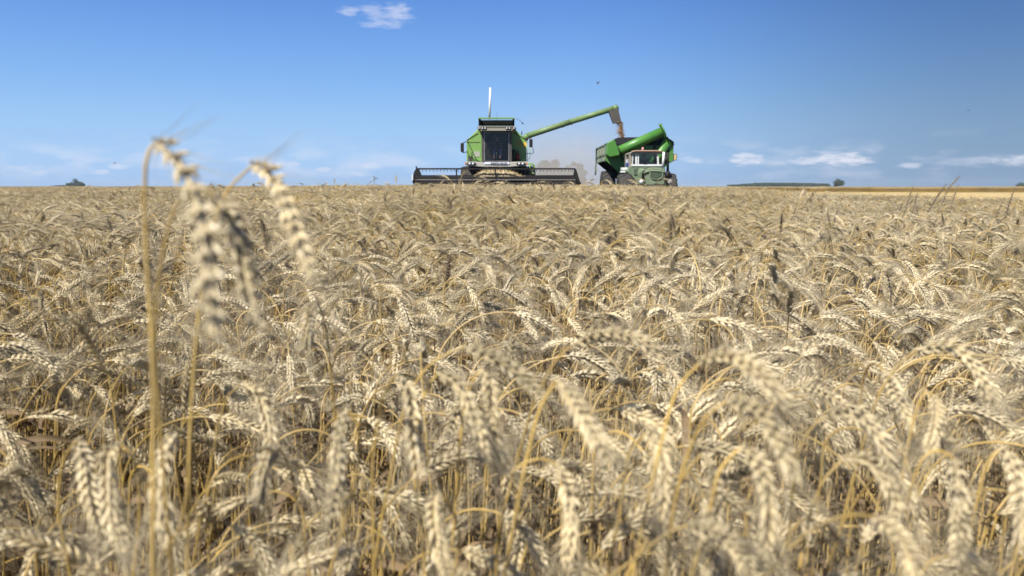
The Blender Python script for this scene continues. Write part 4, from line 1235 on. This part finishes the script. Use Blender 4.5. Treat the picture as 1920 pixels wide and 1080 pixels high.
# ------------------------------------------------------------------ grain cart
OC = Vector((at(1200, 351, 38.5).x, 38.5, gz(5.9, 38.5)))
cart = empty("grain_cart", OC, "green grain cart with folded auger parked behind the tractor", "grain cart")
def c3(px, py, Y): p = at(px, py, Y); return (p.x - OC.x, Y - OC.y, p.z - OC.z)
YF, YR = 37.0, 40.9
FL = c3(1136, 267, YF); ztop = c3(1200, 263.5, YF)[2]; zmid = c3(1136, 300.5, YF)[2]; zbot = c3(1165, 329, YF)[2]
xl = FL[0]; xr = c3(1262, 267, YF)[0]; yf, yr = YF - OC.y, YR - OC.y
xm = (xl + xr) / 2
zt = c3(1136, 271, YF)[2]
hb = MB()   # upper box sides
hb.box(xl, xl + .05, yf, yr, zmid, zt); hb.box(xr - .05, xr, yf, yr, zmid, zt)
hb.box(xl + .05, xr - .05, yr - .05, yr, zmid, zt)
hbo = hb.build("side_panel", M['panel_grey'], cart)
rib = MB()
for y in (yf + .03, yf + 1.3, yf + 2.6, yr - .03):
    rib.box(xl - .05, xl - .002, y - .03, y + .03, zmid - .05, zt + .03)
for z in (zmid, (zmid + zt) / 2 - .1, zt - .42, zt): rib.box(xl - .04, xl - .003, yf, yr, z - .022, z + .022)
rib.box(xl - .06, xl - .0, yr - .06, yr + .04, zmid - .5, zt)
rib.build("panel_rib", M['green_dull'], hbo)
fr_ = MB()  # front wall and tapering hopper
fr_.prism([(xl, zt), (xr, zt), (xr, zmid), (xm + .62, zbot - .15), (xm - .62, zbot - .15), (xl, zmid)], yf - .04, yf)
fro = fr_.build("front_wall", M['green_cart'], cart)
hop = MB()
bx0, bx1, by0, by1 = xm - .55, xm + .55, yf + .9, yr - .9
bx0, bx1 = xm - .62, xm + .62
hop.add([(xl, yf + .001, zmid), (xr, yf + .001, zmid), (xr, yr, zmid), (xl, yr, zmid), (bx0, yf + .001, zbot - .15), (bx1, yf + .001, zbot - .15), (bx1, by1, zbot - .15), (bx0, by1, zbot - .15)],
        [(1, 5, 6, 2), (2, 6, 7, 3), (3, 7, 4, 0), (4, 7, 6, 5)])
hop.build("hopper", M['shade_black'], cart)  # shade of the downward facing slopes is painted in as black
tp = MB()   # black rolled cover and rim
zc = zt + .32
tp.add([(xl - .02, yf - .05, zt), (xr + .02, yf - .05, zt), (xr + .02, yr + .02, zt), (xl - .02, yr + .02, zt),
        (xl + .55, yf + .05, zc), (xr - .25, yf + .05, zc + .04), (xr - .25, yr - .1, zc), (xl + .55, yr - .1, zc)],
       [(0, 1, 5, 4), (1, 2, 6, 5), (2, 3, 7, 6), (3, 0, 4, 7)])
tp.box(xl - .04, xr + .04, yf - .07, yf - .045, zt - .04, zt + .03)
tp.build("rubber_rim", M['tarp'], cart)
dk = MB(); a = c3(1215, 300, YF - .06); b = c3(1262, 266, YF - .06); 
dk.box(b[0] - .55, b[0] + .02, yf - .09, yf - .045, a[2], b[2] - .1); dk.build("front_black_panel", M['black'], cart)  # plain black panel over the right end of the front wall
# augers
YG = YF - .36
a1 = MB(); a1.tube([c3(1148, 289, YG), c3(1241, 247.5, YG)], .222, 24)
a1o = a1.build("lower_auger", M['green_cart'], cart)
fl = MB(); p0 = Vector(c3(1235, 250.3, YG)); d = (Vector(c3(1241, 247.5, YG)) - Vector(c3(1148, 289, YG))).normalized(); n_ = Vector((-d.z, 0, d.x))
fl.tube([p0 + d*.2, p0 + d*.25], .30, 20); pq = p0 + d*.22 + n_*.32; fl.tube([pq - d*.06, pq + d*.05], .07, 10); fl.build("hinge_flange", M['green_cart'], a1o)
gp = MB(); gp.prism([c3(*p, YG)[::2] for p in ((1138, 268), (1150.5, 260.8), (1159.5, 284), (1161, 291), (1143, 295), (1136, 290))], YG - OC.y - .26, YG - OC.y + .5); gp.build("gear_housing", M['green_cart'], a1o, .03)
for (A, B, C_) in (((1158.5, 276), (1163, 287), (1168, 301)),):
    bk = MB(); bk.tube([c3(*A, YG - .26), c3(*B, YG - .26), c3(*C_, YF - .06)], .035, 6); bk.build("strap", M['black'], a1o)
a2 = MB(); a2.tube([c3(1253, 263, YG + .25), c3(1236, 291, YG + .25), c3(1226, 307, YG + .25)], .225, 22); a2o = a2.build("upper_auger", M['green_cart'], cart)
f2 = MB(); p0 = Vector(c3(1253, 263, YG + .25)); d = (Vector(c3(1253, 263, YG + .25)) - Vector(c3(1236, 291, YG + .25))).normalized(); f2.tube([p0, p0 + d*.04], .29, 20); f2.build("hinge_flange", M['black'], a2o)
f3 = MB(); f3.prism([c3(*p, YG + .1)[::2] for p in ((1227, 263), (1236, 259.5), (1236, 264), (1231, 266.5))], YG - OC.y, YG - OC.y + .2); f3.tube([c3(1231, 266, YG + .1), c3(1225, 282, YG + .2)], .045, 6); f3.build("cylinder", M['black'], cart)
lb = MB(); lb.prism([c3(*p, YF - .12)[::2] for p in ((1211, 281.5), (1228, 275), (1230, 280), (1226, 284), (1211, 284))], yf - .14, yf - .045); lb.build("bracket", M['green_cart'], cart)
sd = MB(); sd.prism([c3(*p, YF)[::2] for p in ((1255, 268), (1260, 271), (1262, 300), (1256, 305), (1252, 300))], yf - .16, yf - .05); sd.build("corner_post", M['green_cart'], cart)
pt = MB(); a = c3(1118.8, 311, YR); pt.tube([(xl - .05, yr, zmid - .1), (xl - .05, yr, zmid - .62)], .035, 6); pt.build("support_stand", M['darkgrey'], cart)
ch = MB(); ch.box(xm - .5, xm + .5, yf - .3, yr - .4, zbot - .40, zbot - .16); ch.tube([(xm, yf, zbot - .3), (xm - .05, 33.6 + 1.1 - OC.y, .55)], .09, 8); ch.box(xl - .1, xr - .1, -.1, .12, .75, .92); ch.build("chassis", M['black'], cart)
c = at(1138.5, 340, 38.6)
tyre("wheel", c.x - OC.x + .02, .1, .80, .80, .62, cart, M['yellow'], 20)
tyre("wheel", 2 * xm - (c.x - OC.x) - .35, .1, .80, .80, .62, cart, M['yellow'], 20)
# grain falling from the spout
gs_ = MB(); r4 = random.Random(11)
for k in range(4200):
    t = r4.random(); py = 228 + t * 42
    w_ = (3.4 + 3.4 * math.sin(t * 7 + 1.3) ** 2) * (1 + .3 * r4.gauss(0, 1) * (t > .1))
    px = 1160.5 + t * 10.5 + 1.6 * math.sin(t * 9) + r4.gauss(0, .40) * w_
    if r4.random() < .12: px += r4.gauss(-2.5, 3.5)
    p = at(px, py, YU + r4.gauss(0, .07)); s_ = r4.uniform(.010, .026)
    d_ = Vector((r4.uniform(-1, 1), r4.uniform(-1, 1), r4.uniform(-1, 1))).normalized() * s_
    e_ = d_.orthogonal().normalized() * s_ * .6; f_ = d_.cross(e_).normalized() * s_ * .6
    gs_.add([p + d_, p + e_, p - e_ * .5 + f_ * .9, p - e_ * .5 - f_ * .9, p - d_], [(0, 1, 2), (0, 2, 3), (0, 3, 1), (4, 2, 1), (4, 3, 2), (4, 1, 3)])
gso = gs_.build("falling_grain", M['grain'])
tag(gso, "stream of brown grain pouring from the spout into the cart", "grain", kind="stuff")
gh = MB(); gh.add([(xl + .3, yf + .3, zt - .25), (xr - .3, yf + .3, zt - .25), (xr - .3, yr - .3, zt - .25), (xl + .3, yr - .3, zt - .25), (xm - .8, 0, zt + .12)], [(0, 1, 4), (1, 2, 4), (2, 3, 4), (3, 0, 4)])
gho = gh.build("grain_load", M['grain']); gho.location = OC; tag(gho, "heap of brown grain lying inside the green cart", "grain", kind="stuff")

# ------------------------------------------------------------------ tractor
OT = Vector((at(1214, 351, 33.6).x, 33.6, gz(5.7, 33.6)))
tra = empty("tractor", OT, "dull green tractor with white pillared cab pulling the grain cart", "tractor")
def t3(px, py, Y): p = at(px, py, Y); return (p.x - OT.x, Y - OT.y, p.z - OT.z)
def tp2(pxs, Y): return [t3(a, b, Y)[::2] for a, b in pxs]
YK, YN = 34.0, 32.0          # cab front, nose
ty = lambda Y: Y - OT.y
bd = MB()   # cab base and scuttle
bd.prism(tp2(((1181, 311.5), (1241, 311.5), (1247, 315), (1248, 345), (1196, 345), (1190, 336), (1176, 322)), YK), ty(YK), ty(YK + 1.6))
bdo = bd.build("cab_base", M['green_dull'], tra, .02)
ve = MB(); a = t3(1188.5, 328.5, YK); b = t3(1196.5, 316, YK); ve.box(a[0], b[0], ty(YK) - .03, ty(YK) + .01, a[2], b[2]); veo = ve.build("side_vent", M['green_dark'], bdo, .02)
fn = MB()
for k in range(7):
    z = a[2] + (b[2] - a[2]) * (k + .8) / 8; fn.box(a[0] + .02, b[0] - .02, ty(YK) - .04, ty(YK) - .031, z - .008, z + .008)
fn.build("vent_fins", M['green_dull'], veo)
nose = tp2(((1211, 347), (1208.5, 324), (1210, 319), (1216, 314.8), (1228, 313.6), (1240, 315), (1246, 319), (1247, 324), (1246, 346)), YN)
nb = [(x * 1.0, z + .03) for x, z in nose]
hdm = MB().prism(nose, ty(YN), ty(YK) + .02, 0, nb)
hdo = hdm.build("hood", M['green_dull'], tra, .03)
lip = MB(); pl = [t3(*p, YN - .03) for p in ((1207, 325), (1212, 322.2), (1220, 320.6), (1234, 320.6), (1243, 322), (1247, 325))]
lip.tube(pl, .035, 6); lip.build("hood_lip", M['green_dull'], hdo)
gr = MB(); gr.prism(tp2(((1219.5, 322.6), (1241.5, 322.6), (1241.5, 329), (1238, 333.5), (1230, 335.6), (1223, 333.5), (1219.5, 329)), YN), ty(YN) - .03, ty(YN) + .01); gro = gr.build("grille", M['green_dark'], hdo)
gg = MB()
for py in (324.5, 326.5, 328.5, 330.5, 332.3):
    a = t3(1221 + max(0, py - 329) * 1.2, py, YN - .04); b = t3(1240.5 - max(0, py - 329) * 1.2, py, YN - .04); gg.box(a[0], b[0], ty(YN) - .042, ty(YN) - .032, a[2] - .007, a[2] + .007)
gg.tube([t3(*p, YN - .03) for p in ((1218.8, 322), (1218.8, 330), (1222.5, 334.6), (1230, 336.8), (1238.6, 334.6), (1242.4, 330), (1242.4, 322))], .02, 6)
gg.build("grille_bars", M['green_dull'], gro)
dt = MB(); c = t3(1242, 333, YN - .05); dt.ball(c, .02, .015, .02, 8, 6); c = t3(1230, 317, YN - .05); dt.ball(c, .02, .015, .02, 8, 6); dt.build("badge", M['steel'], hdo)
fb = MB(); fb.tube([t3(1226, 345.5, YN - .02), t3(1230, 343.3, YN - .05), t3(1234, 345.5, YN - .02)], .016, 6); a = t3(1213, 349, YN); b = t3(1246, 346.4, YN); fb.box(a[0], b[0], ty(YN) - .06, ty(YN) + .2, a[2] - .15, b[2]); fb.build("front_hitch", M['darkgrey'], tra)
# cab frame
zsill, zroof = t3(1210, 311.5, YK)[2], t3(1210, 287.3, YK)[2]
xa, xb = t3(1183, 300, YK)[0], t3(1243, 300, YK)[0]
cf = MB(); z2 = t3(1210, 308, YK)[2]
cf.box(xa + .02, xb + .04, ty(YK) - .03, ty(YK) + .02, zsill, z2)
def post(pa, pb, w=.035, Y=YK):
    a = t3(*pa, Y); b = t3(*pb, Y); cf.add([(a[0]-w, a[1]-.03, a[2]), (a[0]+w, a[1]-.03, a[2]), (a[0]+w, a[1]+.03, a[2]), (a[0]-w, a[1]+.03, a[2]), (b[0]-w, b[1]-.03, b[2]), (b[0]+w, b[1]-.03, b[2]), (b[0]+w, b[1]+.03, b[2]), (b[0]-w, b[1]+.03, b[2])],
        [(0,1,5,4),(1,2,6,5),(2,3,7,6),(3,0,4,7)])
post((1192.6, 308), (1192.6, 287)); post((1196.6, 308), (1196.6, 287), .025); post((1233.8, 308), (1233, 287), .035); post((1186, 308), (1186.6, 287.5), .015)
cfo = cf.build("cab_frame", M['white_clean'], tra)
rp_ = MB(); 
for (x, w) in ((xa - .02, .06), (xb + .02, .03)):
    rp_.box(x - w, x + w, ty(YK) + .02, ty(YK) + .10, zsill - .05, zroof); rp_.box(x - w * .6, x + w * .6, ty(YK) + 1.35, ty(YK) + 1.45, zsill, zroof)
rp_.box(xa, xb, ty(YK) + 1.42, ty(YK) + 1.46, zsill - .02, zsill + .12)
a = t3(1224.5, 307, YK + 1.3); b = t3(1232, 288, YK + 1.3); rp_.box(a[0], b[0], ty(YK) + 1.25, ty(YK) + 1.3, a[2], b[2])
rp_.build("cab_pillar", M['roofgrey'], cfo)
rr = MB(); rr.prism(tp2(((1180.5, 288), (1184, 284.8), (1192, 283.2), (1236, 283.2), (1243, 285), (1244.5, 287.8)), YK), ty(YK) - .12, ty(YK) + 1.6); rro = rr.build("cab_roof", M['roofgrey'], cfo, .03)
re_ = MB(); re_.tube([t3(*p, YK - .14) for p in ((1184, 284.6), (1192, 283), (1236, 283), (1243, 284.8))], .03, 6); re_.build("roof_edge", M['roofred'], rro)
bc = MB(); c = t3(1205, 282.5, YK + .4); bc.tube([c, (c[0], c[1], c[2] + .12)], [.06, .045], 12); bc.ball((c[0], c[1], c[2] + .12), .045, .045, .03); bc.build("beacon", M['beacon'], tra)
wg = MB(); a = t3(1197.5, 307.5, YK); b = t3(1232.5, 288, YK); wg.box(a[0], b[0], ty(YK) - .004, ty(YK) + .004, a[2], b[2]); wg.build("windscreen", M['tracglass'], cfo)
ws = MB(); a = t3(1187, 307.5, YK); b = t3(1191.6, 288, YK); ws.box(a[0], b[0], ty(YK) - .004, ty(YK) + .004, a[2], b[2]); ws.box(xa + .01, xa + .018, ty(YK) + .12, ty(YK) + 1.3, zsill, zroof - .03); ws.build("side_window", M['tracglass'], cfo)
wsh = MB(); bar2 = [t3(1212, 307, YK - .05), t3(1202, 305.5, YK - .05)]; wsh.tube(bar2, .012, 5); wsh.build("wiper", M['black'], cfo)
# driver
dx, dz = t3(1209, 300, YK + .7)[0], zsill
sq = MB(); sq.box(dx - .24, dx + .24, ty(YK) + .55, ty(YK) + .98, dz - .08, dz + .02); sq.box(dx - .22, dx + .22, ty(YK) + .98, ty(YK) + 1.06, dz, dz + .32); sq.build("driver_seat", M['seat'], tra, .03)
cw = Vector((dx + .12, ty(YK) + .38, dz + .20)); sw2 = MB(); sw2.tube([cw + Vector((math.cos(2*PI*k/20) * .2, math.sin(2*PI*k/20) * .14, math.sin(2*PI*k/20) * .11)) for k in range(21)], .014, 6); sw2.tube([cw, cw + Vector((0, -.2, -.25))], .02, 6); sw2.tube([cw + Vector((-.2, 0, 0)), cw + Vector((.2, 0, 0))], .01, 5); sw2.build("steering_wheel", M['black'], tra)
pd = seated_person((OT.x + dx, OT.y + ty(YK) + .78, OT.z + dz - .02 - .18), "driver in dark shirt sitting behind the tractor's windscreen", M['shirt_dark'], M['jeans'], ((-.05, -.36, .38), (.30, -.36, .38)))
pd.scale = (.86, .86, .86)
# stacks and mirror on the right
wst = MB(); wst.tube([t3(1243.0, 314, YK - .3), t3(1244.8, 284.8, YK - .3)], .055, 10); wst.build("white_stack", M['white_clean'], tra)
bst = MB(); bst.tube([t3(1252, 322, YN + .8), t3(1252, 286, YN + .8)], .055, 10); bst.tube([t3(1252, 334, YN + .8), t3(1252, 331, YN + .8), t3(1252, 324, YN + .8), t3(1252, 321, YN + .8)], [.08, .125, .125, .06], 14)
bst.tube([t3(1252, 346, YN + .8), t3(1252, 333, YN + .8)], .08, 10); bst.tube([t3(1249.5, 293, YN + .8), t3(1248.5, 305, YN + .8)], .07, 10); bst.build("exhaust_stack", M['black'], tra)
mr_ = MB(); a = t3(1262.3, 300.5, YK); b = t3(1269.3, 288.6, YK); mr_.box(a[0], b[0], ty(YK) - .03, ty(YK) + .03, a[2], b[2]); mro = mr_.build("mirror", M['darkgrey'], tra, .01)
m2 = MB(); a = t3(1263.6, 299.6, YK); b = t3(1268, 289.6, YK); m2.box(a[0], b[0], ty(YK) - .036, ty(YK) - .031, a[2], b[2]); m2.build("mirror_glass", M['mirror_tan'], mro)
m3 = MB(); m3.tube([t3(1263, 288.6, YK), t3(1258.5, 288.5, YK + .1), t3(1245, 289, YK + .2)], .018, 6); m3.tube([t3(1264, 300.5, YK), t3(1260, 303, YK), t3(1254, 306, YK + .15), t3(1245, 309, YK + .2)], .018, 6); m3.build("mirror_arm", M['darkgrey'], mro)
# left side: sign, tool box, steps
sg = MB(); a = t3(1174.3, 304.8, YK + .6); b = t3(1180, 299, YK + .6); sg.box(a[0], b[0], ty(YK) + .58, ty(YK) + .6, a[2], b[2]); sgo = sg.build("number_sign", M['signwhite'], tra)
m5 = MB(); x_ = (a[0]+b[0])/2; z_ = (a[2]+b[2])/2; m5.box(x_ - .02, x_ + .02, ty(YK) + .572, ty(YK) + .579, z_ - .04, z_ + .04); m5.build("sign_mark", M['darkgrey'], sgo)
bx_ = MB(); a = t3(1173.5, 312.5, YK + .6); b = t3(1180, 306, YK + .6); bx_.box(a[0], b[0], ty(YK) + .5, ty(YK) + .8, a[2], b[2]); bx_.build("tool_box", M['blue'], tra, .02)
sp1 = MB(); a = t3(1165, 318.4, YK + .5); b = t3(1178, 314, YK + .5); sp1.box(a[0], b[0], ty(YK) + .45, ty(YK) + .75, a[2], b[2]); a = t3(1164, 323.5, YK + .5); b = t3(1172, 320, YK + .5); sp1.box(a[0], b[0], ty(YK) + .4, ty(YK) + .72, a[2], b[2]); sp1.build("step", M['white_clean'], tra)
# fenders, wheels, lamps
for s, px in ((-1, 1171.5), (1, 1257)):
    c = at(px, 335, 33.0); x = c.x - OT.x; r_ = .70
    tyre("wheel", x + (.02 if s < 0 else .03), ty(33.2), r_, r_, .56 if s < 0 else .40, tra, M['green_dull'], 16)
    tyre("wheel", s * (.72), ty(36.0) - .3, r_, r_, .5, tra, M['green_dull'], 16)
for px in (1202.3, 1255.8):
    c = t3(px, 340.3, YN + .05); hh = MB(); hh.tube([(c[0], c[1] - .02, c[2]), (c[0], c[1] + .10, c[2])], [.092, .06], 18); ho = hh.build("headlight", M['darkgrey'], tra)
    h2 = MB(); h2.ball((c[0], c[1] - .02, c[2]), .078, .03, .078, 16, 8); h2.build("lens", M['lamp'], ho)
    h3 = MB(); h3.tube([(c[0], c[1] + .05, c[2]), (c[0] * .9, c[1] + .25, c[2] - .25)], .025, 6); h3.build("lamp_bracket", M['black'], ho)
ax = MB(); ax.box(-1.0, 1.0, ty(33.1), ty(33.3), .58, .82); ax.box(-.35, .35, ty(YN) + .1, ty(36.6), .5, .95); a = t3(1210, 344, YK); ax.build("axle_frame", M['black'], tra)
pj = MB(); pj.tube([t3(1205, 338, YK - .2), t3(1207, 322, YN + .6), t3(1210, 320, YN + .3)], .06, 8); pj.build("intake_pipe", M['darkgrey'], tra)

# ------------------------------------------------------------------ far trees, windmill, birds
def tree_mesh(rng, W, H, base_h, n_clumps, leaves, leaf_size, trunk_r, flat=.55):
    """returns trunk and crown mesh builders; origin at the foot"""
    tk, cr = MB(), MB()
    tk.tube([(0, 0, -.2), (W*.01, 0, base_h * .6), (0, W*.01, H * .55)], [trunk_r, trunk_r * .8, trunk_r * .35], 8)
    cl = []
    for k in range(n_clumps):
        a = rng.uniform(0, 2*PI); rr = math.sqrt(rng.random()) * .42 * W; 
        hmax = H * math.sqrt(max(.1, 1 - (rr / (W*.5)) ** 2)) * rng.uniform(.85, 1)
        z = rng.uniform(base_h + .08*H, max(base_h + .1*H, hmax * .90))
        c = Vector((math.cos(a) * rr, math.sin(a) * rr, z)); r = rng.uniform(.10, .18) * W
        cl.append((c, r))
        if k % 2 == 0: tk.tube([(0, 0, base_h * rng.uniform(.6, 1.1)), (c.x*.5, c.y*.5, (base_h + c.z) * .5), c], [trunk_r * .45, trunk_r * .25, trunk_r * .08], 5)
    for _ in range(leaves):
        c, r = rng.choice(cl)
        d = Vector((rng.gauss(0, 1), rng.gauss(0, 1), rng.gauss(0, 1))).normalized() * r * (rng.random() ** .4)
        d.z *= flat + .2
        p = c + d
        n = (d.normalized() + Vector((rng.uniform(-1, 1), rng.uniform(-1, 1), rng.uniform(-.3, 1)))).normalized()
        u = n.orthogonal().normalized(); u = Matrix.Rotation(rng.uniform(0, PI), 3, n) @ u; v = n.cross(u); s = leaf_size * rng.uniform(.6, 1.4)
        cr.add([p - u*s, p + v*s*.7 + n*s*.2, p + u*s, p - v*s*.7 + n*s*.2], [(0, 1, 2, 3)])
    return tk, cr
def far_tree(px0, px1, py_top, Y, label, seed, material=None, group=None, base=0.0, lobes=16, big=1.0):
    r_ = random.Random(seed)
    W = (px1 - px0) / FPX * Y; c = at((px0 + px1) / 2, 351, Y); g = gz(c.x, Y)
    H = at(960, py_top, Y).z - g
    e = empty("tree", (c.x, Y, g), label, "tree", group)
    tk, cr = tree_mesh(r_, W, H, H * (.16 if big == 1 else .04), lobes, int(2600 * big), W * .022 * big, W * .03)
    tk.build("trunk", M['bark'], e); cr.build("crown", material or M['foliage'], e)
    return e
far_tree(119, 158, 334.5, 560, "dark round tree alone on the horizon at the far left", 31)
far_tree(1547, 1583, 332.5, 620, "dark spreading tree on the horizon at the right end of the long treeline", 32)
far_tree(1908, 1945, 341, 700, "tree cut by the right edge on the horizon", 33)
far_tree(1002, 1057, 285, 170, "tree veiled in dust just right of the combine", 34, M['foliage'], lobes=60, big=1.9)
far_tree(1056, 1102, 292, 185, "smaller dusty tree left of the grain cart", 35, M['foliage'], lobes=54, big=1.9)
def tree_belt(name, label, pxa, pxb, Y, hfun, seed, n=9000, mat_=None):
    r_ = random.Random(seed); mb = MB(); W = (pxb - pxa) / FPX * Y
    x0 = at(pxa, 351, Y).x
    for _ in range(n):
        t = r_.random(); x = x0 + W * t; g = gz(x, Y)
        H = (hfun(t) + .5 * noise.noise(Vector((x * .16, 3, seed))) + .25 * noise.noise(Vector((x*.5, 1, seed)))) * 1.0
        px_top = 351 - H; zt_ = at(960, px_top, Y).z
        z = g + (zt_ - g) * r_.random() ** .6; p = Vector((x, Y + r_.uniform(-6, 6), z)); s = W * .0035 + .25
        n_ = Vector((r_.uniform(-1, 1), r_.uniform(-1.2, 0), r_.uniform(-.2, 1))).normalized(); u = n_.orthogonal().normalized(); v = n_.cross(u)
        mb.add([p - u*s, p + v*s*.7, p + u*s, p - v*s*.7], [(0, 1, 2, 3)])
    o = mb.build(name, mat_ or M['foliage']); tag(o, label, "wood", kind="stuff"); return o
tree_belt("far_wood", "long low dark wood on the horizon left of the spreading tree", 1366, 1546, 900, lambda t: 4.5 + 3.6 * sstep(0, .35, t) * (1 - .35 * sstep(.6, 1, t)), 41)
tree_belt("far_bushes", "low line of bushes on the horizon left of the round tree", 84, 124, 600, lambda t: 1.4 + 2.2 * sstep(.2, .9, t), 42, 2500)
tb = tree_belt("far_bush", "tiny far bush on the horizon right of the tall slender ear", 603, 611, 900, lambda t: 5.2, 43, 400)

YW = 420.0
cW = at(701.5, 351, YW); gW = gz(cW.x, YW)
wm = empty("windmill", (cW.x, YW, gW), "small water pumping windmill on the horizon left of the combine", "windmill")
hz = at(960, 334.5, YW).z - gW
tw = MB()
for sx_, sy_ in ((-1, -1), (1, -1), (1, 1), (-1, 1)): tw.tube([(sx_ * .8, sy_ * .8, 0), (sx_ * .1, sy_ * .1, hz)], .07, 4)
for k in range(5):
    z = hz * (k + .5) / 5; w_ = .8 - .7 * (k + .5) / 5
    for (a, b) in (((-1, -1), (1, -1)), ((1, -1), (1, 1)), ((1, 1), (-1, 1)), ((-1, 1), (-1, -1))): tw.tube([(a[0]*w_, a[1]*w_, z), (b[0]*w_, b[1]*w_, z)], .04, 4)
tw.build("tower", M['galv'], wm)
wv = MB(); nb_ = 16
for k in range(nb_):
    a = 2*PI*k/nb_; ca, sa_ = math.cos(a), math.sin(a); t_ = .13
    wv.add([(ca*.3 - sa_*t_*.3, -.5, hz + sa_*.3 + ca*t_*.3), (ca*.3 + sa_*t_*.3, -.42, hz + sa_*.3 - ca*t_*.3), (ca*1.05 + sa_*t_, -.38, hz + sa_*1.05 - ca*t_), (ca*1.05 - sa_*t_, -.54, hz + sa_*1.05 + ca*t_)], [(0, 1, 2, 3)])
wv.tube([(0, -.6, hz), (0, .2, hz)], .14, 8); wv.build("wheel", M['galv'], wm)
tl = MB(); tl.tube([(0, 0, hz), (1.1, .4, hz)], .05, 5); tl.add([(.9, .35, hz - .15), (1.9, .7, hz - .4), (1.9, .7, hz + .4), (.9, .35, hz + .15), (.9, .37, hz - .15), (1.9, .72, hz - .4), (1.9, .72, hz + .4), (.9, .37, hz + .15)], [(0, 1, 2, 3), (4, 7, 6, 5), (0, 3, 7, 4), (1, 5, 6, 2), (2, 6, 7, 3), (0, 4, 5, 1)]); tl.build("tail_vane", M['galv'], wm)

def bird(px, py, Y, span, flap, label, rz=0.0, tilt=0.0):
    p = at(px, py, Y)
    mb = MB(); s = span
    body_ = []
    for (t, r) in ((-.5, .01), (-.35, .035), (0, .085), (.25, .07), (.38, .05), (.46, .052), (.52, .01)): body_.append(((0, -t * s * .8, 0), r * s))
    mb.tube([b[0] for b in body_], [b[1] for b in body_], 8)
    for sd_ in (-1, 1):
        k1, k2 = flap, flap * .55
        mb.add([(0, .1*s, .02*s), (0, -.16*s, .02*s), (sd_*.26*s, -.18*s, .02*s + .26*s*k1), (sd_*.25*s, .07*s, .02*s + .25*s*k1), (sd_*.5*s, .10*s, .02*s + .26*s*k1 + .24*s*k2),
                (0, .1*s, 0), (0, -.16*s, 0), (sd_*.26*s, -.18*s, .26*s*k1), (sd_*.25*s, .07*s, .25*s*k1)],
               [(0, 1, 2, 3), (3, 2, 4), (5, 8, 7, 6), (8, 4, 7), (1, 6, 7, 2), (2, 7, 4), (0, 3, 8, 5), (3, 4, 8)] )
    mb.add([(-.03*s, .32*s, 0), (.03*s, .32*s, 0), (.07*s, .52*s, .01*s), (-.07*s, .52*s, .01*s), (0, .4*s, .02*s)], [(0, 1, 4), (1, 2, 4), (2, 3, 4), (3, 0, 4), (0, 3, 2, 1)])
    o = mb.build("bird", M['bird']); o.location = p; o.rotation_euler = (tilt, 0, rz)
    tag(o, label, "bird"); return o
bird(215, 306, 60, .55, .15, "small dark bird gliding beside the puff of cloud at the left", R(20))
bird(1120, 156, 55, .28, 1.6, "small dark bird in the open sky above the tip of the auger", R(30), R(60))
bird(1816, 207, 70, .22, .6, "tiny dark bird high at the right side of the sky", R(60))

# ------------------------------------------------------------------ dust and air
def volume_box(name, x0, x1, y0, y1, z0, z1, label):
    mb = MB().box(x0, x1, y0, y1, z0, z1)
    m = bpy.data.materials.new(name); m.use_nodes = True
    n, l = m.node_tree.nodes, m.node_tree.links; n.clear()
    out = n.new("ShaderNodeOutputMaterial"); v = n.new("ShaderNodeVolumePrincipled"); l.new(v.outputs[0], out.inputs["Volume"])
    o = mb.build(name, m); tag(o, label, "dust" if 'dust' in name else None, kind="stuff")
    return o, m, v
a = at(975, 351, 44).x; b = at(1140, 351, 50).x
du, dm, dv = volume_box("dust_cloud", -1.0, 9.5, 41.2, 62, gz(2, 45) - .3, 7.8, "pale brown dust drifting up behind the combine and beside the cart")
n, l = dm.node_tree.nodes, dm.node_tree.links
dv.inputs["Color"].default_value = (.95, .89, .80, 1); dv.inputs["Anisotropy"].default_value = .2
g = n.new("ShaderNodeNewGeometry"); sp3 = n.new("ShaderNodeSeparateXYZ"); l.new(g.outputs["Position"], sp3.inputs[0])
def mr(val, a, b, c=0.0, d=1.0):
    t = n.new("ShaderNodeMapRange"); t.interpolation_type = 'SMOOTHSTEP'; l.new(val, t.inputs[0])
    for i, q_ in enumerate((a, b, c, d)): t.inputs[i + 1].default_value = q_
    return t.outputs[0]
def mul(a, b, op='MULTIPLY'):
    t = n.new("ShaderNodeMath"); t.operation = op
    for i, q_ in enumerate((a, b)):
        if isinstance(q_, (int, float)): t.inputs[i].default_value = q_
        else: l.new(q_, t.inputs[i])
    return t.outputs[0]
nz_ = n.new("ShaderNodeTexNoise"); nz_.inputs["Scale"].default_value = .55; nz_.inputs["Detail"].default_value = 5; nz_.inputs["Distortion"].default_value = .6; l.new(g.outputs["Position"], nz_.inputs["Vector"])
dens = mul(mr(sp3.outputs[0], -.6, 2.2), mr(sp3.outputs[0], 3.6, 8.6, 1, 0))
dens = mul(dens, mr(sp3.outputs[2], .3, 6.4, 1, 0))
dens = mul(dens, mul(mr(sp3.outputs[1], 41.4, 45), mr(sp3.outputs[1], 54, 61.5, 1, 0)))
dens = mul(dens, mr(nz_.outputs[0], .34, .66, .35, 1.3))
l.new(mul(dens, .15), dv.inputs["Density"])
HAZE = 0.0002
if HAZE:
    hz_o, hm, hv = volume_box("haze", -1500, 1500, -150, 7100, -1.0, 21, "thin air haze over the whole field")
    hv.inputs["Density"].default_value = HAZE; hv.inputs["Color"].default_value = (.62, .80, 1.0, 1); hv.inputs["Anisotropy"].default_value = .3
